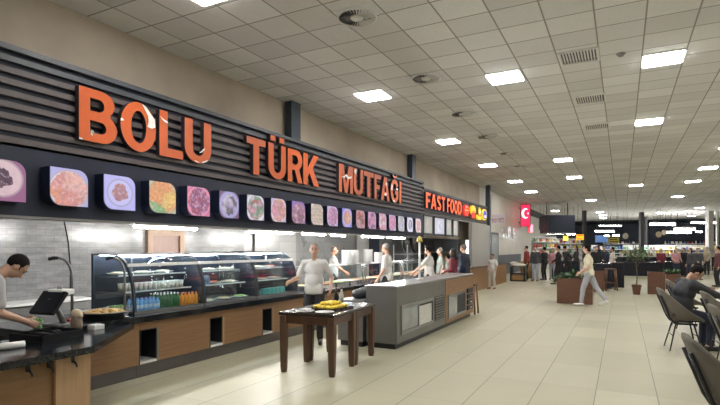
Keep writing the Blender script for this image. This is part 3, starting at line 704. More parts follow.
# decorated jar, boxes on the counter
t = thing('cutlery_jar', 'tall brown jar with a pale cloth top on the cash desk', 'jar', (-5.12, 3.3, .74))
obj('jar_body', MB().lathe([(0, 0), (.05, 0), (.06, .06), (.05, .15), (.035, .17), (0, .17)]), wood('jar_glaze', (.10, .07, .05), (.30, .22, .15), .4, 2, 8), t)
obj('cloth_top', MB().ell((0, 0, .19), (.062, .055, .045)).ell((.045, .01, .165), (.03, .03, .03)).ell((-.04, .0, .17), (.03, .03, .03)), plain('beige_cloth', (.62, .5, .36), .8, var=.3, scale=20), t)
box1('napkin_box', (-5.12, -5.0, 3.42, 3.54, .74, .79), M['white'], 'white napkin box lying on the cash desk behind the brown jar', 'napkin box', bev=.006)
t = thing('green_vase', 'small green vase with leaves by the hands of the cashier', 'vase', (-5.33, 3.02, WT)); 
obj('vase_body', MB().lathe([(0, 0), (.03, 0), (.04, .03), (.02, .06), (.025, .075)], seg=12), plain('green_glaze', (.12, .3, .1), .3), t)
mb = MB()
for k in range(9):
    a = k * 2.4; mb.ell((.03 * math.cos(a), .03 * math.sin(a), .08 + .012 * (k % 3)), (.022, .012, .016), Matrix.Rotation(a, 3, 'Z'), 8, 5)
obj('leaves', mb, plain('leaf_green', (.16, .36, .10), .6), t)
o = tag(obj('red_packet', MB().box(-.06, .06, -.04, .04, 0, .03, bev=.01), plain('red_foil', (.4, .05, .05), .4)), 'small red and white packet lying beside the till', 'packet'); o.location = (-5.6, 3.52, WT)
# white sideboard ledge behind the cashier
t = thing('back_sideboard', 'white topped sideboard against the marble wall behind the cashier', 'sideboard', (-8.55, 1.0, 0)); obj('cabinet', MB().box(0, .5, 0, 4.4, 0, .74), M['greytile'], t); obj('top', MB().box(0, .55, -.02, 4.42, .74, .78), M['white'], t)

# round pastry tray
t = thing('pastry_tray', 'large round steel tray of pastries at the glass end of the counter', 'tray', (-5.53, 3.92, WT))
t.scale = (.76, .76, 1)
obj('pan', MB().lathe([(0, .01), (.30, .01), (.36, .085), (.385, .085), (.385, .075), (.365, .075), (.31, 0), (0, 0)], seg=36), M['steelh'], t)
M['pastry'] = plain('golden_pastry', (.62, .38, .13), .55, var=.35, scale=25)
pp = proto_copy('pastry', lambda: obj('pastry', MB().ell((0, 0, .03), (.062, .042, .032), None, 10, 6), M['pastry']), 'golden bread roll lying in the round steel tray', 'pastry', 'bread rolls in the round tray')
for ring, (rr, cnt) in enumerate(((.0, 1), (.12, 6), (.23, 11))):
    for k in range(cnt):
        a = 2 * PI * k / cnt + ring * .3
        pp(-5.53 + rr * .8 * math.cos(a), 3.92 + rr * .8 * math.sin(a), WT + .018 + (.03 if ring < 2 else .012), a + random.uniform(-.5, .5))

# ---------------------------------------------------------------- glass display cases
XF = -5.42
def prof_front(t_):
    """outer front profile: distance behind the front edge, height"""
    return t_
PR = [(0, .0), (.015, .2), (.05, .40), (.10, .54), (.16, .635), (.25, .705), (.36, .745)]
M['led'] = emit('cool_led', (.80, .90, 1), 22)
M['caseback'] = plain('case_back_panel', (.012, .018, .034), .35)
def smooth_prof(n=24):
    out = []
    seg = len(PR) - 1
    for i in range(n + 1):
        u = i / n * seg; k = min(int(u), seg - 1); f = u - k
        p0 = PR[max(k - 1, 0)]; p1 = PR[k]; p2 = PR[k + 1]; p3 = PR[min(k + 2, seg)]
        q = []
        for c in (0, 1):
            q.append(.5 * ((2 * p1[c]) + (-p0[c] + p2[c]) * f + (2 * p0[c] - 5 * p1[c] + 4 * p2[c] - p3[c]) * f * f + (-p0[c] + 3 * p1[c] - 3 * p2[c] + p3[c]) * f ** 3))
        out.append(tuple(q))
    return out
SP = smooth_prof()
def case(y0, y1, lab):
    w = y1 - y0
    t = thing('display_case', lab, 'display case', (XF, y0, WT), 0, 'glass display cases on the counter')
    obj('base', MB().box(-.86, .0, 0, w, 0, .03), M['steel'], t)
    obj('back_panel', MB().box(-.86, -.84, .02, w - .02, .03, .76), M['caseback'], t)
    obj('top_panel', MB().box(-.86, -.36, 0, w, .745, .765), M['steelh'], t)
    g = MB().sheet([[(-d, y, z) for d, z in SP] for y in (.012, w / 2, w - .012)], .004); obj('front_glass', g, M['glass'], t)
    for yy in (0.012, w - .016):
        out = [(-.84, .03)] + [(-d - .012, max(z, .03)) for d, z in SP] + [(-.84, .745)]
        if yy > .1:
            obj('end_panel', MB().poly([out], yy - .002, yy + .003, lambda u, v, d: (u, d, v)).poly([out], yy + .003, yy - .002, lambda u, v, d: (u, d, v), side=False), M['caseback'], t); continue
        obj('side_glass', MB().poly([out], yy - .002, yy + .003, lambda u, v, d: (u, d, v)), M['glass'], t)
    for yy in (.0, w - .03):
        loop = [(-d, z) for d, z in SP] + [(-d - .035, z - .012) for d, z in SP[::-1]]
        mp = lambda u, v, d: (u, d, v)
        obj('side_frame', MB().poly([loop], yy, yy + .03, mp).poly([loop], yy + .03, yy, mp, side=False), M['darkmetal'] if yy else M['steelblue'], t)
        obj('rear_post', MB().box(-.86, -.82, yy, yy + .03, 0, .76), M['darkmetal'] if yy else M['steelblue'], t)
    obj('front_rail', MB().box(-.155, -.13, 0, w, .60, .64), M['white'], t)
    obj('led_strip', MB().box(-.40, -.36, .06, w - .06, .735, .745), M['led'], t)
    obj('led_lamp', MB().box(-.78, -.74, .06, w - .06, .737, .745), M['led'], t)
    for z, d0 in ((.26, .24), (.47, .36)):
        sh = obj('shelf', MB().box(-.83, -d0, .03, w - .03, z, z + .008), M['glass'], t)
        obj('shelf_edge', MB().box(-d0, -d0 + .012, .03, w - .03, z - .004, z + .016), M['white'], sh)
        obj('shelf_bracket', MB().box(-.83, -d0, .03, .042, z - .016, z).box(-.83, -d0, w / 2 - .006, w / 2 + .006, z - .016, z).box(-.83, -d0, w - .042, w - .03, z - .016, z), M['steelh'], sh)
    obj('mullion', MB().box(-.845, -.82, w / 2 - .015, w / 2 + .015, .03, .745), M['steelh'], t)
    return t
CY = [(4.25, 5.43), (5.45, 6.63), (6.65, 7.83)]
case(*CY[0], 'first glass display case, with drinks, next to the pastry tray')
case(*CY[1], 'second glass display case, in the middle of three, with plates of food')
case(*CY[2], 'third glass display case, beside the waiter, with packs inside')

def bottle_maker(body, capm, h=.17, r=.03, name='bottle', label_m=None):
    def mk():
        o = obj(name, MB().lathe([(0, 0), (r * .95, 0), (r, .01), (r, h * .62), (r * .8, h * .74), (r * .42, h * .86), (r * .4, h * .93), (0, h * .93)], seg=12), body)
        obj('bottle_cap', MB().lathe([(r * .45, h * .91), (r * .47, h), (0, h)], seg=10), capm, o)
        if label_m: obj('bottle_label', MB().lathe([(r * 1.03, h * .2), (r * 1.03, h * .5)], seg=12), label_m, o)
        return o
    return mk
blue = plain('blue_water', (.22, .46, .80), .12, var=.1); bcap = plain('blue_cap', (.08, .25, .7), .4); wcap = M['white']
green = plain('green_glass', (.03, .14, .05), .1); juice = plain('orange_juice', (.80, .30, .04), .25)
wl = plain('pale_blue_label', (.55, .72, .9), .4)
pb = proto_copy('water_bottle', bottle_maker(blue, bcap, .15, .03, 'water_bottle', wl), 'small blue water bottle at the front of the first display case', 'bottle', 'blue water bottles in the first case')
for i in range(6):
    for j in range(3): pb(-5.53 - .07 * j, 4.36 + .066 * i, WT + .03)
pg = proto_copy('soda_bottle', bottle_maker(green, wcap, .19, .027, 'soda_bottle', None), 'small dark green soda bottle with white cap in the first display case', 'bottle', 'green soda bottles in the first case')
for i in range(6):
    for j in range(4): pg(-5.53 - .066 * j, 4.745 + .058 * i, WT + .03)
pj = proto_copy('juice_bottle', bottle_maker(juice, M['orange'], .17, .032, 'juice_bottle', None), 'orange juice bottle at the far end of the first display case', 'bottle', 'orange juice bottles in the first case')
for i in range(5):
    for j in range(2): pj(-5.53 - .075 * j, 5.11 + .066 * i, WT + .03)
def cup_maker(body, top, r=.036, h=.095, name='pudding_cup'):
    def mk():
        o = obj(name, MB().lathe([(0, 0), (r * .8, 0), (r, h), (0, h)], seg=14), body); obj('lid', MB().lathe([(r * 1.06, h), (r * 1.06, h + .006), (0, h + .008)], seg=14), top, o); return o
    return mk
pc = proto_copy('pudding_cup', cup_maker(plain('milk_pudding', (.72, .66, .56), .4), M['white']), 'white pudding cup on the middle shelf of the first display case', 'cup', 'pudding cups in the first case')
for i in range(13):
    for j in range(2): pc(-5.73 - .08 * j, 4.34 + .078 * i, WT + .272)
salad = plain('salad_mix', (.30, .42, .16), .7, var=.6, scale=30); creamf = plain('creamy_food', (.72, .60, .38), .6, var=.3, scale=25); redf = plain('tomato_food', (.62, .20, .10), .5, var=.4, scale=25); blueware = plain('blue_white_packet', (.18, .35, .55), .3, var=.7, scale=22)
def platter_maker(food, rx=.15, ry=.11):
    def mk():
        o = thing('food_platter', '', '', (0, 0, 0))
        obj('dish', MB().lathe([(0, .004), (rx * .75, .004), (rx, .02), (rx, .024), (rx * .72, .01), (0, .01)], seg=22), M['porcelain'], o)
        mb = MB(); rnd = random.Random(int(rx * 1000) + len(food.name))
        for k in range(9):
            a = k * 2.4; q = rx * .16 * math.sqrt(k); mb.ell((q * math.cos(a), q * math.sin(a), .02), (rx * .26, rx * .2, .022), Matrix.Rotation(a, 3, 'Z'), 8, 5)
        obj('food', mb, food, o); return o
    return mk
pA = proto_copy('food_platter', platter_maker(creamf), '', 'plate of food', '')
pB = proto_copy('food_platter', platter_maker(salad), '', 'plate of food', '')
pC = proto_copy('food_platter', platter_maker(redf), '', 'plate of food', '')
ordn = ['first', 'second', 'third', 'fourth', 'fifth']
for i in range(3):
    pA(-6.0, 4.45 + .37 * i, WT + .48, label='plate of pale pastry, top shelf of first case, %s from the cash desk' % ordn[i], group='plates in the display cases')
for ci, (y0, y1) in enumerate(CY):
    cn = ['first', 'second', 'third'][ci]
    if ci == 0: 
        for i in range(3): pB(-6.02, 4.45 + .37 * i, WT + .03, label='plate of green salad, back of first case, %s from the cash desk' % ordn[i], group='plates in the display cases')
        continue
    for i in range(3):
        p_ = (pA, pC, pA)[(i + ci) % 3]; p_(-5.93, y0 + .22 + .37 * i, WT + .48, label='plate of food, top shelf of the %s case, %s from the cash desk' % (cn, ordn[i]), group='plates in the display cases')
        p_ = (pA, pB, pC)[(i + ci) % 3] if ci == 1 else pC
        if ci == 2 or i: p_(-5.83, y0 + .22 + .37 * i, WT + .27, label='plate of food, middle shelf of the %s case, %s from the cash desk' % (cn, ordn[i]), group='plates in the display cases')
        if ci == 1: (pA, pA, pB)[i](-5.62, y0 + .22 + .37 * i, WT + .03, label='plate of food on the second case floor, %s from the cash desk' % ordn[i], group='plates in the display cases')
ptq = proto_copy('snack_pack', lambda: obj('snack_pack', MB().box(-.045, .045, -.055, .055, 0, .05, bev=.006), plain('teal_pack', (.10, .42, .40), .35, var=.5, scale=20)), 'teal and white food pack stacked in the third display case', 'pack', 'teal food packs in the third case')
for i in range(5):
    for j in range(3): ptq(-5.54 - .1 * (j % 2), 6.98 + .12 * i, WT + .03 + .051 * (j // 2) , 0)
ps = proto_copy('napkin_pack', lambda: obj('napkin_pack', MB().box(-.05, .05, -.07, .07, 0, .14, bev=.012), blueware), 'blue and white packet standing in the near end of the second case', 'pack', 'blue white packets in the second case')
for i in range(2):
    for j in range(2): ps(-5.73 - .12 * j, 5.57 + .17 * i, WT + .270, .1 * i)
# wide dark lid on top of the third case
tag(obj('flat_tray', MB().box(-6.05, -5.72, 6.7, 7.6, WT + .767, WT + .782, bev=.005), M['darkmetal']), 'flat dark tray lying on top of the third display case', 'tray')
t = thing('pipe_on_wall', 'dark vertical pipe on the marble wall above the third display case', 'pipe', (-8.58, 10.35, 1.0)); obj('pipe', MB().tube([(0, 0, 0), (0, 0, 1.1)], .035, 8), M['darkmetal'], t)

# ---------------------------------------------------------------- hot food pass: glass guard and pans
for i, (y0, y1, lab) in enumerate(((8.6, 10.9, 'nearest the waiter'), (10.95, 13.3, 'below the plate stacks'), (13.35, 15.7, 'beside the white pan rack'))):
    t = thing('sneeze_guard', 'steel framed glass guard with a shelf on the counter, ' + lab, 'glass guard', (-5.62, y0, WT), 0, 'glass guards on the hot food counter'); w = y1 - y0
    for yy in (.04, w - .04): obj('post', MB().box(-.02, .02, yy - .02, yy + .02, 0, .44), M['chrome'], t)
    obj('shelf', MB().box(-.42, .06, 0, w, .44, .458), M['steelh'], t)
    obj('front_glass', MB().box(.02, .026, .06, w - .06, .16, .43), M['glass'], t)
    obj('warm_strip', MB().box(-.2, -.16, .1, w - .1, .425, .44), M['led'], t)
panf = [creamf, redf, salad, plain('rice_food', (.78, .72, .58), .7, var=.2, scale=40), plain('stew_food', (.36, .16, .06), .4, var=.5, scale=20)]
for i in range(11):
    y = 8.75 + .64 * i
    nm = ['bread like', 'tomato red', 'green', 'white rice', 'brown stew'][i % 5]
    t = thing('food_pan', 'steel pan of %s food sunk in the hot counter, pan %s from the waiter' % (nm, ['one', 'two', 'three', 'four', 'five', 'six', 'seven', 'eight', 'nine', 'ten', 'eleven'][i]), 'food pan', (-5.93, y, WT), 0, 'food pans of the hot counter')
    obj('pan', MB().box(-.24, .24, -.29, .29, 0, .012).box(-.24, .24, -.29, -.275, .012, .06).box(-.24, .24, .275, .29, .012, .06).box(-.24, -.225, -.29, .29, .012, .06).box(.225, .24, -.29, .29, .012, .06), M['chrome'], t)
    mb = MB(); rnd = random.Random(i)
    for k in range(16): mb.ell((-.16 + .1 * (k % 4) + rnd.uniform(-.02, .02), -.2 + .13 * (k // 4) + rnd.uniform(-.02, .02), .035), (.075, .085, .03), None, 8, 5)
    obj('food', mb, panf[i % 5], t)
plate_me = MB().lathe([(0, 0), (.07, 0), (.125, .016), (.125, .02), (.07, .006), (0, .006)], seg=24).mesh('dinner_plate'); plate_me.materials.append(M['porcelain'])
for i, (px, n, lab) in enumerate(((346.5, 24, 'first stack behind the waiter'), (354, 24, 'second stack behind the waiter'), (368, 25, 'stack before the dark doorway'), (378.5, 19, 'stack beside the grey haired cook'))):
    p = at_x(px, 265, -5.86)
    for k in range(n):
        o = bpy.data.objects.new('dinner_plate', plate_me); COL.objects.link(o); o.location = (-5.86 + .003 * (k % 3), p.y, WT + .458 + .0135 * k)
        tag(o, 'white dinner plate in the ' + lab, 'plate', 'plates of the ' + lab)
# white rack with round pans behind the grey haired cook
t = thing('pan_rack', 'white rack holding big round pans against the kitchen wall', 'rack', (-7.9, 18.6, 0))
for xx in (-.3, .3):
    for yy in (-.0, 2.0): obj('post', MB().box(xx - .02, xx + .02, yy - .02, yy + .02, 0, 1.75), M['white'], t)
for z in (.6, 1.0, 1.36): obj('shelf', MB().box(-.32, .32, -.02, 2.02, z, z + .02), M['white'], t)
for i, (y, z, lab) in enumerate(((18.95, 1.02, 'lower shelf, near end'), (19.75, 1.02, 'lower shelf, far end'), (19.0, 1.38, 'upper shelf, near end'), (19.8, 1.38, 'upper shelf, far end'))):
    o = tag(obj('round_pan', MB().lathe([(0, 0), (.34, 0), (.37, .05), (.36, .05), (.33, .012), (0, .012)], seg=30), M['chrome']), 'big round steel pan leaning on the white rack, ' + lab, 'pan', 'round pans on the white rack')
    s_ = .42 if i < 2 else 1.0; o.scale = (s_, s_, 1); o.rotation_euler = (0, R(80), 0); o.location = (-7.88, y, z + .372 * s_)
# shelf in the dark doorway
t = thing('kitchen_shelf', 'dark shelf unit seen through the kitchen doorway', 'shelf', (-9.6, 16.6, 0))
obj('uprights', MB().box(-.2, .2, 0, .04, 0, 1.8).box(-.2, .2, 1.66, 1.7, 0, 1.8), M['darkmetal'], t)
for z in (.5, 1.0, 1.5): obj('shelf', MB().box(-.2, .2, 0, 1.7, z, z + .03), M['steel'], t)
# yellow flag / heat lamp standing on the cooler
t = thing('heat_lamp_post', 'slim white post with a yellow lamp head on the cooler top', 'lamp', at_x(419.6, 279, -3.5))
t.location.z = 1.01
obj('post', MB().tube([(0, 0, 0), (0, 0, .76)], .022, 10), M['white'], t); obj('base', MB().lathe([(0, 0), (.08, 0), (.08, .015), (0, .02)]), M['white'], t)
obj('lamp_head', MB().lathe([(.012, .84), (.04, .82), (.06, .73), (.052, .73), (.024, .80)], seg=16), plain('yellow_enamel', (.7, .55, .12), .4), t)

# ---------------------------------------------------------------- steel cooler counter
ct = thing('cooler_counter', 'long brushed steel cooler counter with a wood clad far part', 'counter', (0, 0, 0))
X0, X1 = -3.70, -3.15; A0, A1, A2 = 7.27, 9.72, 11.85
obj('steel_body', MB().box(X0, X1, A0, A1, .09, .985, bev=.008), M['steel'], ct)
obj('wood_body', MB().box(X0, X1 + .004, A1, A2, .09, .975), M['oak'], ct)
obj('plinth', MB().box(X0 + .06, X1 - .06, A0 + .06, A2 - .06, 0, .09), M['darkmetal'], ct)
obj('top', MB().box(X0 - .02, X1 + .015, A0 - .015, A2 + .02, .985, 1.012, bev=.006), M['steelh'], ct)
f = X1
def frame(y0, y1, z0, z1, x, d, bw, m, lab=None):
    return obj('door_frame', MB().box(x, x + d, y0, y0 + bw, z0, z1).box(x, x + d, y1 - bw, y1, z0, z1).box(x, x + d, y0 + bw, y1 - bw, z1 - bw, z1).box(x, x + d, y0 + bw, y1 - bw, z0, z0 + bw), m, ct)
fr = frame(7.42, 8.97, .22, .69, f, .02, .05, M['steelh'])
wp = plain('white_paper_notice', (.58, .57, .53), .7, var=.12, scale=14)
obj('glass_door', MB().box(f, f + .008, 7.48, 8.18, .28, .63), plain('frosted_door_panel', (.30, .32, .31), .3, var=.2, scale=4), ct)
g = obj('glass_door', MB().box(f, f + .008, 8.2, 8.92, .28, .63), M['slot'], ct)
obj('paper_notice', MB().box(f + .008, f + .011, 8.22, 8.86, .27, .60), wp, g, label='white paper notice taped on the door')
obj('door_mullion', MB().box(f, f + .022, 8.17, 8.21, .24, .67), M['steelh'], ct)
mb = MB()
for k in range(9): mb.box(f, f + .016, 9.08, 9.62, .25 + .05 * k, .275 + .05 * k, rot=Matrix.Rotation(R(20), 3, 'Y'))
obj('vent_louvre', mb, M['steel'], ct)
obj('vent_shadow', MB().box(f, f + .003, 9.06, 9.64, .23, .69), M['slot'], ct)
fr = frame(9.86, 11.15, .17, .66, f + .004, .02, .05, M['steelh'])
obj('glass_door', MB().box(f + .004, f + .012, 9.92, 10.5, .22, .62), plain('grey_door_panel', (.33, .34, .33), .25, var=.2, scale=4), ct)
obj('glass_door', MB().box(f + .004, f + .012, 10.52, 11.1, .22, .62), M['slot'], ct)
mb = MB()
for k in range(4): mb.box(f + .004, f + .03, 11.28, 11.7, .2 + .13 * k, .30 + .13 * k)
obj('control_panel', mb, M['darkmetal'], ct)
for k in range(4): obj('control_knob', MB().box(f + .03, f + .045, 11.42, 11.56, .235 + .13 * k, .265 + .13 * k), M['chrome'], ct)
# low steel cabinet joined at its near back corner
t = thing('low_steel_cabinet', 'low grey steel cabinet beside the cooler behind the wooden tables', 'cabinet', (-4.2, 7.22, 0))
obj('body', MB().box(0, .47, 0, 1.3, .09, .74, bev=.006), M['steel'], t); obj('plinth', MB().box(.03, .44, .04, 1.26, 0, .09), M['darkmetal'], t); obj('top', MB().box(-.01, .47, -.01, 1.31, .74, .76), M['steelh'], t)
o = tag(obj('dark_bag', MB().ell((0, 0, .09), (.17, .24, .1)).ell((.04, .2, .07), (.14, .17, .08)).ell((-.05, -.16, .08), (.12, .14, .085)), plain('black_bag', (.03, .032, .036), .5, var=.3)), 'crumpled dark bag on the low steel cabinet', 'bag'); o.location = (-3.95, 7.75, .755)
tag(obj('white_towel', MB().box(-4.1, -3.82, 8.12, 8.46, .76, .80, bev=.015), M['cloth_white']), 'folded white towel on the low steel cabinet', 'towel')
for i, (px, c, lab) in enumerate(((339.5, M['blackplastic'], 'dark sauce bottle standing at the far edge of the wooden tables'), (345.5, plain('pale_sauce', (.5, .5, .45), .3), 'pale sauce bottle with dark cap standing at the far edge of the wooden tables'))):
    p = Vector((-3.78, 6.45 + .16 * i, .787))
    o = tag(obj('sauce_bottle', MB().lathe([(0, 0), (.035, 0), (.035, .12), (.014, .17), (.012, .21), (0, .21)], seg=12), c), lab, 'bottle'); o.location = p
    obj('bottle_cap', MB().lathe([(.014, .205), (.012, .235), (0, .235)], seg=10), M['blackplastic'], o)

# ---------------------------------------------------------------- wooden tables
def leg(x, y, sx, sy):
    mb = MB(); h = .74; w = .046
    b = [(x - w, y - w, 0), (x + w, y - w, 0), (x + w, y + w, 0), (x - w, y + w, 0)]
    c = .022
    lv = [(w * .72, 0), (w * .85, .06), (w, .40), (w, h)]
    rings = []
    for ww, z in lv:
        pts = [(ww, ww - c * .6), (ww - c * .6, ww), (-ww + c * .6, ww), (-ww, ww - c * .6), (-ww, -ww + c * .6), (-ww + c * .6, -ww), (ww - c * .6, -ww), (ww, -ww + c * .6)]
        rings.append([mb.bm.verts.new((x + px_, y + py_, z)) for px_, py_ in pts])
    for a, b in zip(rings, rings[1:]):
        for k in range(8): mb.bm.faces.new((a[k], a[(k + 1) % 8], b[(k + 1) % 8], b[k]))
    mb.bm.faces.new(rings[0][::-1]); mb.bm.faces.new(rings[-1]); return mb
def side_table(loc, rz, lab):
    t = thing('wooden_table', lab, 'table', loc, rz, 'wooden tables pushed end to end')
    W, D = .80, .72
    obj('tabletop', MB().box(-W / 2, W / 2, 0, D, .748, .787, bev=.006), M['darktop'], t)
    obj('apron', MB().box(-W / 2 + .03, W / 2 - .03, .03, .055, .64, .748).box(-W / 2 + .03, W / 2 - .03, D - .055, D - .03, .64, .748).box(-W / 2 + .03, -W / 2 + .055, .055, D - .055, .64, .748).box(W / 2 - .055, W / 2 - .03, .055, D - .055, .64, .748), M['oakstand'], t)
    for x in (-W / 2 + .05, W / 2 - .05):
        for y in (.05, D - .05):
            l = obj('leg', leg(x, y, 0, 0), M['oakstand'], t)
            s_ = 1 if x > 0 else -1
            obj('bolt', MB().lathe([(0, .0), (.012, .0), (.012, .005), (0, .006)], seg=10), M['darkmetal'], l, loc=(x, y - .041 if y < .4 else y + .035, .66))
            l.children[0].rotation_euler = (R(90), 0, 0)
    return t
TR = R(5)
side_table((-3.57, 5.32, 0), TR, 'dark topped wooden table standing nearest, holding the tray of lemons')
side_table((-3.57 + .725 * math.sin(-TR), 5.32 + .725 * math.cos(TR), 0), TR, 'dark topped wooden table pushed against the cooler end')
t = thing('serving_tray', 'dark oval serving tray of lemons on the wooden table', 'tray', (-3.53, 5.88, .787), R(84))
obj('tray', MB().box(-.27, .27, -.19, .19, 0, .012, bev=.004).box(-.27, .27, -.19, -.175, .012, .03).box(-.27, .27, .175, .19, .012, .03).box(-.27, -.255, -.175, .175, .012, .03).box(.255, .27, -.175, .175, .012, .03), M['darktop'], t)
lem = plain('lemon_skin', (.80, .60, .06), .45, var=.15, scale=12)
pl_ = proto_copy('lemon', lambda: obj('lemon', MB().ell((0, 0, .026), (.036, .027, .027), None, 12, 8).ell((.036, 0, .026), (.01, .008, .008), None, 6, 4), lem), 'yellow lemon piled in the dark tray on the wooden table', 'lemon', 'lemons on the dark tray')
rnd = random.Random(3)
for lay, (nx, ny) in enumerate(((5, 6), (3, 4))):
    for i in range(ny):
        for j in range(nx):
            pl_(-3.68 + .066 * (j + lay) , 5.72 + .075 * (i + lay), .80 + .040 * lay, rnd.uniform(0, 6))
for x, y, lab in ((-3.66, 5.44, 'white plate on the near wooden table beside the lemon tray'), (-3.38, 5.47, 'second white plate on the near wooden table, by the tray corner')):
    o = bpy.data.objects.new('plate', plate_me); COL.objects.link(o); o.location = (x, y, .787); tag(o, lab, 'plate'); 
tag(obj('napkin_stack', MB().box(-3.72, -3.60, 5.37, 5.50, .807, .83, bev=.004), M['cloth_white']), 'small stack of white napkins on the first plate of the wooden table', 'napkins')
# wooden stool at the far end of the cooler
t = thing('wooden_stool', 'small wooden stool at the far end of the cooler counter', 'stool', (-3.32, 12.2, 0))
obj('seat', MB().box(-.16, .16, -.16, .16, .70, .74, bev=.01), M['oakstand'], t)
lw = wood('stool_wood', (.20, .10, .05), (.28, .15, .08), .4, 2)
for a, b in ((-1, -1), (-1, 1), (1, -1), (1, 1)): obj('leg', MB().tube([(a * .16, b * .16, 0), (a * .12, b * .12, .70)], .025, 8), lw, t)

t = thing('exhaust_hood', 'black box made up for the dark panel behind the waiting people', 'hood', (-7.6, 20.75, 0))  # made-up box in place of the dark area behind the snack counter
obj('canopy', MB().box(-.4, .4, 0, 3.5, 1.45, 2.25, bev=.02), M['dark'], t); obj('lower_rim', MB().box(-.42, .42, -.02, 3.52, 1.42, 1.46), M['steel'], t); obj('duct', MB().box(-.2, .2, 1.8, 2.4, 2.25, 2.758), M['steel'], t)  # parts of the made-up box
# ================================================================ people
SKIN = plain('skin_tone', (.56, .35, .26), .55, var=.08, scale=6)
SKIN2 = plain('tan_skin', (.48, .29, .205), .55, var=.08, scale=6)
HAIRD = plain('dark_hair', (.010, .008, .008), .85, var=.3, scale=40, spec=.15)
HAIRG = plain('grey_hair', (.22, .21, .20), .6, var=.3, scale=40)
HAIRS = plain('shaved_hair', (.17, .12, .10), .6, var=.2, scale=40)
EYE = plain('eye_dark', (.02, .015, .015), .2); LIP = plain('lip_tone', (.36, .14, .11), .5)
SHOE = plain('dark_shoe', (.025, .023, .025), .4)
def ik(a, b, l1, l2, pole):
    a = Vector(a); b = Vector(b); d = b - a; D = min(d.length, (l1 + l2) * .995); u = d.normalized()
    b = a + u * D
    x = (l1 * l1 - l2 * l2 + D * D) / (2 * D); h = math.sqrt(max(l1 * l1 - x * x, 0))
    p = Vector(pole); p = p - u * p.dot(u); p.normalize()
    return a + u * x + p * h, b
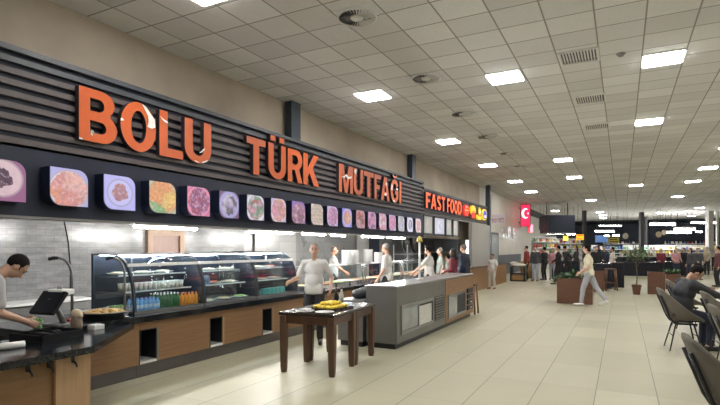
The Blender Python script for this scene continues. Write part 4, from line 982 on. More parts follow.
def person(label, loc, face, wrists=None, feet=None, lean=0, sit=None, head=(0, 0), shirt=None, pants=None, skin=None, hair=None, hairstyle='short', shoes=None, height=1.75, voxel=.014, sleeve='short', extra=None, group=None, build=1.0, apron=None, side=0, poles=None, detail=False):
    """stands facing +Y of its own frame; wrists and feet in that frame"""
    skin = skin or SKIN; shoes = shoes or SHOE; sc = height / 1.75
    root = thing('person', label, 'person', loc, face, group); root.scale = (sc, sc, sc)
    hz = .93 if sit is None else sit + .09
    dz = hz - .93
    RX = Matrix.Rotation(-lean, 3, 'X') @ Matrix.Rotation(side, 3, 'Y'); piv = Vector((0, 0, .95 + dz))
    def U(p): return piv + RX @ (Vector((p[0], p[1], p[2] + dz)) - piv)
    b = build
    sh = [U((s * .180 * b, 0, 1.415)) for s in (-1, 1)]
    hip = [Vector((s * .088, 0, .93 + dz)) for s in (-1, 1)]
    wr0 = [(-.25, .05, .83), (.25, .05, .83)] if wrists is None else wrists
    el, wr = [], []
    for i, s in enumerate((-1, 1)):
        w = Vector(wr0[i]) if wrists is not None else U((wr0[i][0], wr0[i][1], wr0[i][2] + .05))
        pole = (poles[i] if poles else (s * .35, -.8, -.35))
        e, w = ik(sh[i], w, .295, .265, pole); el.append(e); wr.append(w)
    ft0 = feet or ([(-.10, 0, .085), (.10, .0, .085)] if sit is None else [(-.12, .40, .085), (.12, .40, .085)])
    kn, an = [], []
    for i, s in enumerate((-1, 1)):
        k_, a_ = ik(hip[i], ft0[i], .435, .42, (s * .05, 1, .15)); kn.append(k_); an.append(a_)
    def toe(i):
        d = Vector((0, 1, 0)); 
        t = an[i] + Vector(((-.03, .03)[i], .17, -.05)); t.z = max(t.z, .03) if an[i].z < .12 else an[i].z - .12
        return t
    # head frame
    hp, hyaw = head
    RH = RX @ Matrix.Rotation(hyaw, 3, 'Z') @ Matrix.Rotation(-hp, 3, 'X')
    nk = U((0, -.005, 1.47)); hc = U((0, .01, 1.5)) + RH @ Vector((0, .015, .135))
    H = lambda x, y, z: hc + RH @ Vector((x, y, z))
    # ---- body
    mb = MB()
    mb.ell(U((0, 0, .97)), (.155 * b, .105, .12), RX).ell(U((0, .01, 1.12)), (.135 * b, .10 * b, .15), RX).ell(U((0, .0, 1.30)), (.165 * b, .11 * b, .17), RX)
    mb.cap(sh[0] * .85 + sh[1] * .15, sh[0] * .15 + sh[1] * .85, .054, .054).cap(U((0, -.01, 1.42)), H(0, -.02, -.06), .058, .052)
    mb.ell(H(0, -.008, .025), (.073, .092, .095), RH).ell(H(0, .022, -.045), (.056, .066, .068), RH).cap(H(0, .085, .012), H(0, .106, -.022), .011, .016, 8)
    for s in (-1, 1): mb.ell(H(s * .076, -.005, -.005), (.012, .02, .032), RH, 8, 6)
    mb.ell(H(0, .062, .036), (.055, .03, .014), RH, 10, 6)
    for i in (0, 1):
        mb.cap(sh[i], el[i], .052 * b, .041).cap(el[i], wr[i], .041, .028)
        mb.cap(hip[i], kn[i], .088 * b, .058).cap(kn[i], an[i], .056, .036).cap(an[i] + Vector((0, -.03, -.02)), toe(i), .040, .030)
        # hand: palm, four bent fingers and a thumb
        f = (wr[i] - el[i]).normalized(); s = (-1, 1)[i]
        nrm = Vector((-s, 0, 0)) if abs(f.x) < .8 else Vector((0, 0, -1)); nrm = (nrm - f * nrm.dot(f)).normalized(); sd = f.cross(nrm).normalized()
        if sd.dot(Vector((0, 1, .3))) < 0: sd = -sd
        Rm = Matrix((sd, f, nrm)).transposed()
        mb.ell(wr[i] + f * .05, (.040, .052, .017), Rm, 10, 7).cap(wr[i], wr[i] + f * .03, .027, .026)
        for q, (o_, ln) in enumerate(((.030, .070), (.010, .080), (-.010, .075), (-.029, .058))):
            p0 = wr[i] + f * .085 + sd * o_; p1 = p0 + (f * .9 + nrm * .3).normalized() * ln * .55; p2 = p1 + (f * .6 + nrm * .8).normalized() * ln * .5
            mb.cap(p0 - f * .02, p1, .0092, .0086, 7).cap(p1, p2, .0086, .007, 7)
        t0 = wr[i] + f * .025 + sd * .028; t1 = t0 + (sd * .8 + f * .7 + nrm * .3).normalized() * .042; t2 = t1 + (f * .9 + sd * .2 + nrm * .4).normalized() * .032
        mb.cap(t0, t1, .012, .010, 7).cap(t1, t2, .010, .008, 7)
    bv = min(voxel, .009) if detail else voxel
    body = obj('body', remesh(mb, bv, 'body', 2), skin, root)
    if detail:
        for s in (-1, 1):
            obj('eye', MB().ell(H(s * .03, .078, .018), (.012, .008, .007), RH, 8, 6), EYE, root)
            obj('eyebrow', MB().ell(H(s * .031, .088, .040), (.018, .006, .005), RH, 8, 6), HAIRD, root)
        obj('mouth', MB().ell(H(0, .083, -.052), (.022, .008, .006), RH, 8, 6), LIP, root)
    # ---- trousers
    if pants:
        mb = MB().ell(U((0, 0, .98)), (.168 * b, .110 * b, .10), RX)
        for i in (0, 1):
            mb.cap(hip[i], kn[i], .104 * b, .075).cap(kn[i], kn[i].lerp(an[i], .92), .072, .058)
            mb.ell(hip[i], (.10 * b, .10 * b, .12))
        obj('trousers', remesh(mb, voxel, 'trousers', 3), pants, root)
    # ---- shoes
    for i in (0, 1):
        mb = MB().cap(an[i] + Vector((0, -.035, -.035)), toe(i) + Vector((0, 0, 0)), .046, .038).ell(an[i] + Vector((0, 0, -.02)), (.046, .055, .045))
        for v in mb.bm.verts:
            if an[i].z < .12: v.co.z = max(v.co.z, .002)
        obj('shoe', remesh(mb, max(voxel * .8, .01), 'shoe', 2), shoes, root)
    # ---- shirt or jacket
    if shirt:
        mb = MB().ell(U((0, .012, 1.10)), (.178 * b, .134 * b, .20), RX).ell(U((0, .0, 1.29)), (.183 * b, .132 * b, .17), RX)
        mb.box(-.172 * b, .172 * b, -.132 * b, .134 * b, .86 + dz, 1.06 + dz, bev=.07, rot=RX, piv=piv)
        mb.cap(sh[0], sh[1], .062, .062).cap(sh[0].lerp(sh[1], .18), U((0, -.01, 1.45)), .056, .058).cap(sh[1].lerp(sh[0], .18), U((0, -.01, 1.45)), .056, .058)
        for i in (0, 1):
            if sleeve == 'short': mb.cap(sh[i], sh[i].lerp(el[i], .74), .064 * b, .062)
            else: mb.cap(sh[i], el[i], .070 * b, .056).cap(el[i], el[i].lerp(wr[i], .93), .056, .040)
        obj('shirt' if sleeve == 'short' else 'jacket', remesh(mb, voxel, 'shirt', 9), shirt, root)
    if apron:
        mb = MB().ell(U((0, .02, .80)), (.18, .125, .30), None).ell(U((0, .02, .98)), (.182, .128, .1), None); obj('apron', remesh(mb, voxel, 'apron', 3), apron, root)
    # ---- hair
    if hair:
        mb = MB()
        if hairstyle == 'hijab':
            mb.ell(H(0, -.02, .025), (.092, .108, .112), RH).ell(H(0, -.03, -.08), (.085, .09, .10), RH).ell(U((0, -.01, 1.44)), (.15, .12, .09), RX)
            me = remesh(mb, voxel, 'headscarf', 3); o = obj('headscarf', me, hair, root)
            bm = bmesh.new(); bm.from_mesh(me); inv = RH.transposed()
            kill = []
            for v in bm.verts:
                q = inv @ (v.co - hc)
                if q.y > .055 and abs(q.x) < .06 and -.085 < q.z < .075: kill.append(v)
            bmesh.ops.delete(bm, geom=kill, context='VERTS'); bm.to_mesh(me); bm.free()
        else:
            mb.ell(H(0, -.018, .036), (.084, .098, .097), RH)
            if hairstyle == 'bun': mb.ell(H(0, -.10, .075), (.045, .045, .045), RH, 10, 8).ell(H(0, -.06, -.01), (.072, .06, .075), RH)
            if hairstyle == 'long': mb.ell(H(0, -.055, -.06), (.085, .065, .14), RH)
            me = remesh(mb, min(voxel, .012), 'hair', 2); o = obj('hair', me, hair, root)
            bm = bmesh.new(); bm.from_mesh(me); inv = RH.transposed(); kill = []
            for v in bm.verts:
                q = inv @ (v.co - hc)
                low = -.01 if hairstyle == 'short' else (-.02 if hairstyle == 'shaved' else -9)
                if (q.y > .035 and q.z < .082) or (q.y > -.03 and q.z < low) or (hairstyle in ('short', 'shaved') and q.z < -.06): kill.append(v)
                elif hairstyle == 'shaved': v.co = hc + RH @ (q * .955)
            bmesh.ops.delete(bm, geom=kill, context='VERTS'); bm.to_mesh(me); bm.free()
    return root, dict(U=U, H=H, RH=RH, wr=wr, el=el, hc=hc, RX=RX, sh=sh)

cw = M['cloth_white']
blk = plain('black_trousers', (.018, .018, .022), .8, var=.2); navyc = plain('navy_cloth', (.02, .026, .05), .8, var=.2)
greyc = plain('light_grey_shirt', (.42, .41, .41), .8, var=.08, scale=4); charc = plain('charcoal_jacket', (.035, .036, .044), .75, var=.2, scale=5)
maroon = plain('maroon_coat', (.16, .022, .04), .8, var=.15); jeans = plain('pale_jeans', (.36, .40, .46), .85, var=.1); cream = plain('cream_knit', (.66, .61, .46), .85, var=.08, scale=20)
greyp = plain('grey_sweatpants', (.36, .37, .40), .85, var=.08); khaki = plain('grey_green_shirt', (.24, .26, .23), .8)
wshoe = plain('white_trainers', (.74, .73, .71), .5, var=.05)
# face=0 looks along +Y; positive turns towards -X (left of the picture)
# cashier
person('man in a light grey shirt bending over the cash desk beside the till', (-5.32, 2.33, 0), R(-18), wrists=[(-.10, .50, .93), (.12, .50, .93)], lean=R(34), head=(R(22), 0), shirt=greyc, pants=blk, skin=SKIN2, hair=HAIRD, height=1.72, voxel=.011, detail=True)
# waiter at the table
p = at_z(314, 344, 0)
person('waiter in a white polo shirt and black trousers standing behind the wooden table', (-4.62, 7.15, 0), R(203), wrists=[(-.30, .12, .97), (.40, .20, 1.09)], head=(0, R(8)), shirt=cw, pants=blk, skin=SKIN2, hair=HAIRS, hairstyle='shaved', height=1.69, voxel=.011, detail=True, build=.98, poles=[(-.35, -.6, -.4), (.2, -.6, -.7)])
# bald cook behind the counter
p = at_x(333.5, 250, -7.0)
person('bald cook in a white shirt behind the plate stacks on the counter', (p.x, p.y, 0), R(-60), wrists=[(-.2, .35, 1.0), (.2, .35, 1.0)], shirt=cw, pants=blk, skin=plain('ruddy_skin', (.55, .27, .18), .5), hair=HAIRS, hairstyle='shaved', height=1.66, voxel=.014, detail=True)
# grey haired cook
p = at_x(387, 250, -4.85)
person('grey haired cook in a white polo shirt standing at the hot food counter', (p.x, p.y, 0), R(98), wrists=[(-.22, .16, .90), (.24, .05, .86)], head=(R(5), 0), shirt=cw, pants=blk, skin=SKIN2, hair=HAIRG, height=1.73, voxel=.014, detail=True)
p = at_x(429.5, 250, -4.5)
person('dark haired server in a white shirt reaching out behind the cooler counter', (p.x, p.y, 0), R(95), wrists=[(-.18, .42, 1.02), (.18, .40, 1.0)], head=(R(8), 0), shirt=cw, pants=blk, skin=SKIN, hair=HAIRD, height=1.66, voxel=.014, detail=True)
p = at_x(440.5, 250, -5.0)
person('person in a grey green shirt behind the white shirted server', (p.x, p.y, 0), R(120), shirt=khaki, pants=blk, hair=HAIRG, height=1.62, voxel=.016, detail=True)
p = at_x(453.5, 250, -4.22)
person('woman in a maroon coat and black headscarf at the snack counter', (p.x, p.y, 0), R(95), wrists=[(-.16, .25, 1.05), (.16, .25, 1.05)], shirt=maroon, sleeve='long', pants=blk, skin=SKIN, hair=plain('black_scarf', (.015, .015, .018), .8), hairstyle='hijab', height=1.60, voxel=.014, detail=True, build=1.05)
p = at_x(464, 250, -4.16)
person('man in a dark navy jacket standing behind the woman in maroon', (p.x, p.y, 0), R(80), shirt=navyc, sleeve='long', pants=blk, skin=SKIN2, hair=plain('brown_cap_hair', (.10, .07, .06), .7), height=1.72, voxel=.014, detail=True, build=1.1)
p = at_x(448, 250, -5.1)
person('child with dark hair standing before the woman in maroon', (p.x, p.y, 0), R(90), shirt=plain('pale_green_top', (.4, .42, .36), .8), pants=blk, hair=HAIRD, height=1.38, voxel=.016)
# boy
p = at_z(492.5, 289, 0)
person('boy in a white shirt and pale trousers standing alone in the aisle', (p.x, p.y, 0), R(165), wrists=[(-.2, .16, .95), (.2, .12, .95)], shirt=cw, pants=plain('pale_trousers', (.55, .53, .48), .85), skin=SKIN2, hair=HAIRD, height=1.38, voxel=.014, shoes=plain('maroon_shoe', (.12, .03, .03), .5), feet=[(-.12, .0, .085), (.13, .04, .085)], detail=True)
# walking woman
p = at_z(589, 306.5, 0)
person('woman in a cream top and grey sweatpants walking past the wooden planter', (p.x, p.y, 0), R(85), wrists=[(-.24, .18, .98), (.22, .26, .95)], feet=[(-.08, .20, .085), (.08, -.46, .15)], lean=R(3), head=(R(4), 0), shirt=cream, pants=greyp, skin=SKIN, hair=HAIRD, hairstyle='bun', height=1.70, voxel=.012, shoes=wshoe, detail=True)

# ================================================================ chairs and dining tables
FAB = plain('grey_brown_velvet', (.135, .120, .100), .85, var=.12, scale=7, bump=.15)
def curve(pts, v):
    n = len(pts)
    for k in range(n - 1):
        if v <= pts[k + 1][0] or k == n - 2: break
    p0 = pts[max(k - 1, 0)]; p1 = pts[k]; p2 = pts[k + 1]; p3 = pts[min(k + 2, n - 1)]
    f = (v - p1[0]) / (p2[0] - p1[0]); out = []
    for c in range(1, len(p1)):
        m1 = (p2[c] - p0[c]) / max(p2[0] - p0[0], 1e-6) * (p2[0] - p1[0]); m2 = (p3[c] - p1[c]) / max(p3[0] - p1[0], 1e-6) * (p2[0] - p1[0])
        out.append((2 * f ** 3 - 3 * f * f + 1) * p1[c] + (f ** 3 - 2 * f * f + f) * m1 + (-2 * f ** 3 + 3 * f * f) * p2[c] + (f ** 3 - f * f) * m2)
    return out
def shell_mesh():
    mid = [(0, .26, .455), (.1, .22, .475), (.40, -.10, .45), (.52, -.19, .50), (.75, -.28, .72), (1, -.375, .98)]
    edge = [(0, .20, .21, .47), (.15, .245, .17, .53), (.40, .265, .05, .63), (.65, .26, -.10, .76), (.85, .235, -.24, .87), (1, .19, -.34, .945)]
    rows = []
    for i in range(17):
        v = i / 16; my, mz = curve(mid, v); ex, ey, ez = curve(edge, v); row = []
        for j in range(17):
            u = -1 + j / 8; q = abs(u) ** 2.3
            row.append((u * ex * (1.12 - .12 * u * u), my + (ey - my) * q, mz + (ez - mz) * q))
        rows.append(row)
    return MB().sheet(rows, .04)
chair_st = {}
def chair(label, loc, rz, group='bucket chairs at the dining tables'):
    if 'c' in chair_st: return dup(chair_st['c'], loc, rz, label, group)
    t = thing('bucket_chair', label, 'chair', loc, rz, group)
    me = shell_mesh().mesh('shell'); o = obj('shell', me, FAB, t)
    md = o.modifiers.new('ss', 'SUBSURF'); md.levels = 1; md.render_levels = 1
    for sx in (-1, 1):
        obj('side_rail', MB().tube([(sx * .14, .17, .425), (sx * .14, -.08, .425), (sx * .13, -.16, .455), (sx * .13, -.205, .53), (sx * .13, -.27, .70), (sx * .12, -.335, .86)], .016, 8), M['darkmetal'], t)
        for sy in (-1, 1):
            obj('leg', MB().tube([(sx * .14, sy * .12, .43), (sx * .235, sy * .22, 0)], [.014, .009], 8), M['darkmetal'], t)
    obj('under_frame', MB().tube([(-.15, -.13, .42), (.15, -.13, .42), (.15, .13, .42), (-.15, .13, .42)], .011, 8, closed=True).tube([(-.19, -.17, .24), (.19, -.17, .24)], .007, 6).tube([(-.19, .17, .24), (.19, .17, .24)], .007, 6), M['darkmetal'], t)
    chair_st['c'] = t; return t
# facing angle: rz=0 looks along +Y, -90 degrees looks along +X
CR = R(-84)
chair('grey brown bucket chair with black frame under the man in the charcoal jacket', (.86, 9.47, 0), CR)
chair('big grey brown bucket chair cut by the lower picture edge', (.76, 4.44, 0), R(-86))
chair('grey brown bucket chair beside the table edge just before the man in the charcoal jacket', (1.40, 9.0, 0), CR)
chair('grey brown bucket chair in the middle of the row along the near table', (1.24, 6.96, 0), CR)
chair('grey brown bucket chair next to the big one, mostly outside the picture edge', (1.42, 6.30, 0), CR)
chair('grey brown bucket chair showing only its top beyond the man in the charcoal jacket', (1.16, 12.06, 0), CR)
WTOP = plain('white_table_top', (.62, .60, .56), .25, var=.06)
def dining(loc, lab, W=.9, D=1.6, rz=0):
    t = thing('dining_table', lab, 'table', loc, rz, 'dining tables along the aisle')
    obj('tabletop', MB().box(-W / 2, W / 2, -D / 2, D / 2, .72, .755, bev=.008), WTOP, t)
    obj('edge_band', MB().box(-W / 2 - .004, W / 2 + .004, -D / 2 - .004, D / 2 + .004, .715, .735), M['darkmetal'], t)
    for y in (-D * .3, D * .3):
        obj('column', MB().tube([(0, y, .02), (0, y, .72)], .035, 10), M['darkmetal'], t)
        obj('foot_plate', MB().box(-.22, .22, y - .2, y + .2, 0, .02, bev=.006), M['darkmetal'], t)
TZ = R(8)
dining((1.82, 11.3, 0), 'long white topped dining table before the man in the charcoal jacket', D=2.6)
dining((2.35, 7.4, 0), 'white topped dining table at the row of bucket chairs', rz=TZ)
# seated man: bent over the table
person('man in a charcoal jacket sitting bent over the white dining table', (.80, 9.50, 0), R(-72), sit=.47, lean=R(15), wrists=[(-.12, .66, .80), (.16, .66, .80)], head=(R(30), R(-4)), shirt=charc, sleeve='long', pants=navyc, skin=SKIN2, hair=HAIRD, height=1.78, voxel=.012, detail=True, build=1.18, poles=[(-.9, -.2, -.3), (.9, -.2, -.3)])
box1('menu_box', (1.43, 1.57, 11.55, 11.65, .755, .87), M['oak'], 'small wooden box standing on the table of the seated man', 'box', bev=.004)
box1('paper_sheet', (1.42, 1.66, 10.3, 10.65, .755, .758), cw, 'white paper sheet on the table before the seated man', 'paper')
t = thing('white_plate', 'white plate on the near dining table', 'plate', (2.3, 7.3, .755)); obj('plate_body', plate_me, None, t)

# ================================================================ half wall, planters, plants
obj_hw = struct('partition_low', MB().box(-5.0, -4.85, 18.0, 24.2, 0, .86), wood('orange_oak', (.24, .12, .045), (.34, .18, .075), .4, 1, 2))
obj('coping', MB().box(-5.03, -4.82, 17.98, 24.22, .86, .90), M['oakstand'], obj_hw)
PB = wood('planter_brown', (.105, .045, .025), (.16, .072, .042), .4, 0, 2)
LEAF = plain('plant_leaf', (.05, .12, .035), .5, var=.4, scale=8); LEAF2 = plain('pale_plant_leaf', (.12, .19, .09), .5, var=.4, scale=8); SOIL = plain('soil', (.03, .02, .015), .9)
def leafy(mb, c, r, n, size, rnd, droop=0):
    for k in range(n):
        d = Vector((rnd.gauss(0, 1), rnd.gauss(0, 1), rnd.gauss(0, .8))).normalized(); p = Vector(c) + Vector((d.x * r[0], d.y * r[1], d.z * r[2])) * rnd.uniform(.3, 1)
        a = rnd.uniform(0, 6.28); tl = rnd.uniform(-.9, .5) - droop; s = size * rnd.uniform(.7, 1.3)
        Rm = (Matrix.Rotation(a, 3, 'Z') @ Matrix.Rotation(tl, 3, 'Y'))
        pts = [(0, 0, 0), (s * .4, s * .22, .02 * s), (s, 0, -.1 * s), (s * .4, -s * .22, .02 * s)]
        vs = [mb.bm.verts.new(p + Rm @ Vector(q)) for q in pts]; mb.bm.faces.new(vs)
def planter(loc, W, D, H, lab, rz=0, plants=1, seed=1):
    t = thing('wooden_planter', lab, 'planter', loc, rz, 'brown wooden planters')
    b = .03
    obj('box', MB().box(-W / 2, W / 2, -D / 2, -D / 2 + b, 0, H).box(-W / 2, W / 2, D / 2 - b, D / 2, 0, H).box(-W / 2, -W / 2 + b, -D / 2 + b, D / 2 - b, 0, H).box(W / 2 - b, W / 2, -D / 2 + b, D / 2 - b, 0, H), PB, t)
    obj('soil', MB().box(-W / 2 + b, W / 2 - b, -D / 2 + b, D / 2 - b, H - .14, H - .06), SOIL, t)
    rnd = random.Random(seed)
    if plants:
        mb = MB()
        for q in range(plants):
            leafy(mb, (-W / 2 + W * (q + .5) / plants, 0, H + .06), (W / plants * .6, D * .55, .13), 70, .14, rnd)
        o = obj('foliage', mb, LEAF, t)
        mb = MB()
        for q in range(6):
            x = rnd.uniform(-W / 2, W / 2); mb.tube([(x, 0, H - .08), (x + rnd.uniform(-.1, .1), rnd.uniform(-.15, .15), H + .12)], .006, 5)
        obj('stem', mb, LEAF, t)
    return t
p = at_z(573, 304.8, 0)
c0 = at_z(558, 304.8, 0); c1 = at_z(590, 304.8, 0)
tp = planter((-1.22, 15.98, 0), .95, .55, .73, 'wide brown wooden planter with trailing plants beside the walking woman', 0, 3, 4)
mb = MB(); rnd = random.Random(9)
leafy(mb, (-.52, -.12, .64), (.13, .16, .14), 60, .11, rnd, .6)
obj('trailing_leaves', mb, LEAF2, tp)
p = at_z(596, 292, 0)
planter((p.x, p.y + .3, 0), .5, .5, .76, 'narrow brown wooden planter behind the walking woman', 0, 0, 5)
p = at_z(656.5, 294.5, 0)
planter((p.x, p.y + .25, 0), .52, .5, .77, 'brown wooden planter box between the potted tree and the seated man', 0, 0, 6)
p = at_z(674, 290, 0)
planter((p.x, p.y + .6, 0), .5, .5, .60, 'brown planter with a dark bush just beyond the seated man', 0, 2, 7)
# potted tree
p = at_z(636.5, 294.5, 0)
t = thing('potted_tree', 'slender tree in a brown square pot standing in the aisle', 'plant', (p.x, p.y, 0))
mb = MB(); h = .33
for (z0, w0), (z1, w1) in (((0, .10), (h, .145)),):
    a = [mb.bm.verts.new((sx * w0, sy * w0, z0)) for sx, sy in ((-1, -1), (1, -1), (1, 1), (-1, 1))]; b = [mb.bm.verts.new((sx * w1, sy * w1, z1)) for sx, sy in ((-1, -1), (1, -1), (1, 1), (-1, 1))]
    mb.bm.faces.new(a)
    for k in range(4): mb.bm.faces.new((a[k], a[(k + 1) % 4], b[(k + 1) % 4], b[k]))
mb.box(-.15, .15, -.15, -.12, h - .05, h + .01).box(-.15, .15, .12, .15, h - .05, h + .01).box(-.15, -.12, -.15, .15, h - .05, h + .01).box(.12, .15, -.15, .15, h - .05, h + .01)
obj('pot', mb, PB, t)
obj('soil', MB().box(-.12, .12, -.12, .12, h - .06, h - .03), SOIL, t)
obj('trunk', MB().tube([(0, 0, h - .05), (.02, .01, .7), (-.02, .0, 1.1), (.0, 0, 1.5)], [.02, .016, .013, .006], 8).tube([(-.02, 0, 1.05), (-.2, .05, 1.4)], [.009, .004], 6).tube([(0, 0, .95), (.2, -.04, 1.3)], [.009, .004], 6).tube([(.01, 0, 1.2), (.12, .1, 1.55)], [.007, .003], 6), wood('bark', (.10, .07, .045), (.17, .12, .08), .8, 2), t)
rnd = random.Random(11); mb = MB()
for c in ((-.25, 0, 1.38), (.25, 0, 1.3), (0, .1, 1.5), (.1, -.15, 1.42), (-.1, .15, 1.25)): leafy(mb, c, (.24, .24, .17), 60, .12, rnd, .3)
obj('foliage', mb, LEAF2, t)
# ================================================================ middle distance: bar tables, shoppers, shop front
def atd(px, py, d):
    """point on a photo pixel's sight line at depth d"""
    r = (px - 360) / F * d
    return Vector((r * CT - d * ST, r * ST + d * CT, CH - (py - HY) * d / F))
TCL = plain('dark_table_cloth', (.018, .020, .030), .85, var=.2)
def draped(px, py, W, D, H, lab, rz=0):
    p = at_z(px, py, 0)
    t = thing('draped_table', lab, 'table', (p.x, p.y, 0), rz, 'dark draped tables')
    obj('cloth', MB().box(-W / 2, W / 2, -D / 2, D / 2, .0, H, bev=.03), TCL, t)
    obj('tabletop', MB().box(-W / 2 + .02, W / 2 - .02, -D / 2 + .02, D / 2 - .02, H, H + .012), M['darktop'], t)
    return p
draped(601, 288, .8, .7, .98, 'high dark draped table just behind the walking woman')
draped(616, 287, .6, .7, 1.0, 'high dark draped table behind the tall stool')
draped(634, 275.5, 2.3, .8, .78, 'long dark draped counter behind the potted tree')
draped(668, 275, 2.0, .8, .80, 'long dark draped counter beyond the planter box')
draped(566, 279, 1.3, .8, .95, 'dark draped table behind the wide planter')
for i, (px, py, lab) in enumerate(((610.5, 290.5, 'tall brown wooden stool standing before the dark draped tables'),)):
    p = at_z(px, py, 0)
    t = thing('bar_stool', lab, 'stool', (p.x, p.y, 0), .2)
    obj('seat', MB().box(-.18, .18, -.18, .18, .80, .84, bev=.012), PB, t)
    for a, b in ((-1, -1), (-1, 1), (1, -1), (1, 1)): obj('leg', MB().tube([(a * .2, b * .2, 0), (a * .15, b * .15, .8)], .028, 8), PB, t)
    obj('rung', MB().tube([(-.19, -.19, .3), (.19, -.19, .3), (.19, .19, .3), (-.19, .19, .3)], .015, 6, closed=True), PB, t)
dk1 = plain('black_coat', (.014, .014, .017), .8); dk2 = plain('dark_grey_coat', (.05, .05, .055), .8); pinkp = plain('pink_shirt', (.45, .22, .24), .8); redp = plain('red_sweater', (.28, .05, .04), .8); tan = plain('beige_coat', (.36, .30, .22), .8)
FOLK = [
 (535.5, 281, 'person in a dark grey coat and pale jeans standing before the shop shelves', dk2, jeans, HAIRD, 'short', 170, 1.70),
 (544.5, 280, 'person in black next to the one in pale jeans', dk1, blk, HAIRD, 'short', 60, 1.66),
 (552.5, 279.5, 'person in a pink shirt among the people before the shop shelves', pinkp, greyp, HAIRD, 'long', 180, 1.60),
 (558.5, 284.5, 'person in a long black coat walking past the wide planter', dk1, blk, HAIRD, 'short', 90, 1.72),
 (568, 282, 'person in black leaning towards the dark draped table', dk1, blk, HAIRD, 'short', 60, 1.74),
 (576.5, 276, 'person in a dark coat between the draped table and the walking woman', dk2, blk, HAIRD, 'long', 120, 1.70),
 (596, 281, 'person in black standing behind the high dark draped table', dk1, navyc, HAIRD, 'short', 180, 1.70),
 (604, 279, 'person in a navy jacket beside the high dark draped table', navyc, navyc, HAIRD, 'short', 200, 1.72),
 (612.5, 283, 'woman in a white shirt turning at the high dark draped table', cw, navyc, HAIRD, 'bun', 100, 1.66),
 (661, 277, 'woman in a maroon top behind the planter box', maroon, blk, HAIRD, 'long', 190, 1.58),
 (684, 277, 'person in a black coat beyond the seated man', dk1, blk, HAIRD, 'short', 140, 1.62),
 (698, 280, 'person in a dark grey coat behind the dining tables', dk2, blk, HAIRD, 'short', 200, 1.62),
 (718, 287, 'person in a maroon sweater at the outer edge of the dining area', plain('dull_maroon_sweater', (.14, .05, .06), .85), blk, HAIRD, 'short', 100, 1.68),
 (707, 275, 'person in a beige coat far off beside the outer display fridge', tan, blk, HAIRD, 'short', 150, 1.66),
 (690.5, 281, 'person in a dark grey coat seen just over the charcoal jacket', dk2, navyc, HAIRD, 'long', 120, 1.62),
 (676, 278, 'person in a pink shirt between the planters and the display fridges', pinkp, navyc, HAIRD, 'long', 200, 1.60),
 (526.5, 279.5, 'person in a red and black top at the shop entrance', redp, blk, HAIRD, 'short', 120, 1.72),
]
for i, (px, py, lab, s_, p_, h_, st, f_, ht) in enumerate(FOLK):
    p = at_z(px, py, 0)
    person(lab, (p.x, p.y, 0), R(f_), lean=R(14) if 'leaning' in lab else 0, shirt=s_, sleeve='long' if s_ not in (cw, pinkp) else 'short', pants=p_, hair=h_, hairstyle=st, height=ht, voxel=.02, wrists=[(-.18, .28, 1.0), (.18, .28, 1.02)] if i % 2 else None, feet=[(-.1, .14, .085), (.1, -.18, .1)] if i in (3, 7) else None)
# shop entrance: wall sign, crescent sign, baskets
t = thing('wall_sign', 'small pale and pink sign jutting from the wall past the snack sign', 'sign', at_x(491, 222, WX + .02))
obj('bracket', MB().box(0, .1, -.02, .02, .12, .16), M['steel'], t); obj('panel', MB().box(.06, .75, -.05, .05, -.06, .42, bev=.01), food_mat('small_sign_print', (.62, .5, .52), (.66, .60, .58), [(.5, .2, .25), (.6, .45, .45), (.65, .62, .6)], scale=8, strength=.3, seed=4, prad=1.4, frad=1.0), t)
# posters on the pale wall
pm = food_mat('poster_print', (.6, .59, .56), (.64, .63, .6), [(.6, .58, .54), (.5, .48, .44), (.55, .53, .5)], scale=6, strength=.1, seed=6, prad=1.4, frad=.9)
for a, b, ya, yb, lab in ((502.5, 506, 228, 239, 'first small pale poster on the wall beyond the notice door'), (507.5, 511, 226.5, 238, 'second small pale poster on the wall beyond the notice door'), (512.5, 516, 228.5, 239.5, 'third small pale poster on the wall beyond the notice door')):
    p = at_x(a, ya, WX + .005); q = at_x(b, yb, WX + .005)
    o = tag(obj('wall_poster', MB().box(0, .015, -(q.y - p.y) / 2, (q.y - p.y) / 2, -(p.z - q.z) / 2, (p.z - q.z) / 2), pm), lab, 'poster', 'posters on the pale wall'); o.location = (WX, (p.y + q.y) / 2, (p.z + q.z) / 2)
# red crescent sign at the corner
D = 35.0
p = atd(525.5, 215.5, D)
w = 4.2 * D / F; h = 10.5 * D / F
SM = lambda u, v, d: (u, -d, v)
t = thing('flag_sign', 'lit red upright sign with a white crescent and star at the wall corner', 'sign', p, R(8))
M['litred'] = emit('lit_red_face', (.95, .015, .06), 1.3, (.6, .02, .04)); M['litwhite'] = emit('lit_white_shape', (1, .82, .82), 1.1)
obj('box', MB().box(-w - .05, w + .05, -.06, .10, -h - .05, h + .05), M['navy'], t)
obj('red_face', MB().box(-w, w, -.09, -.06, -h, h), M['litred'], t)
cr = arc(0, .14, .26, .36, 55, 305, 18) + arc(.08, .14, .19, .27, 300, 60, 14)[::-1][::-1]
obj('crescent', MB().poly([cr], .09, .095, SM), M['litwhite'], t)
star = [((.075 if k % 2 == 0 else .03) * math.cos(R(90 + 36 * k)) + .17, .14 + (.10 if k % 2 == 0 else .04) * math.sin(R(90 + 36 * k))) for k in range(10)]
obj('star', MB().poly([star], .09, .095, SM), M['litwhite'], t)
obj('bracket', MB().box(-w - .35, -w - .05, .0, .04, .5, .56).box(-w - .35, -w - .05, .0, .04, -.5, -.44), M['darkmetal'], t)
p = atd(530.8, 228.5, D + 1)
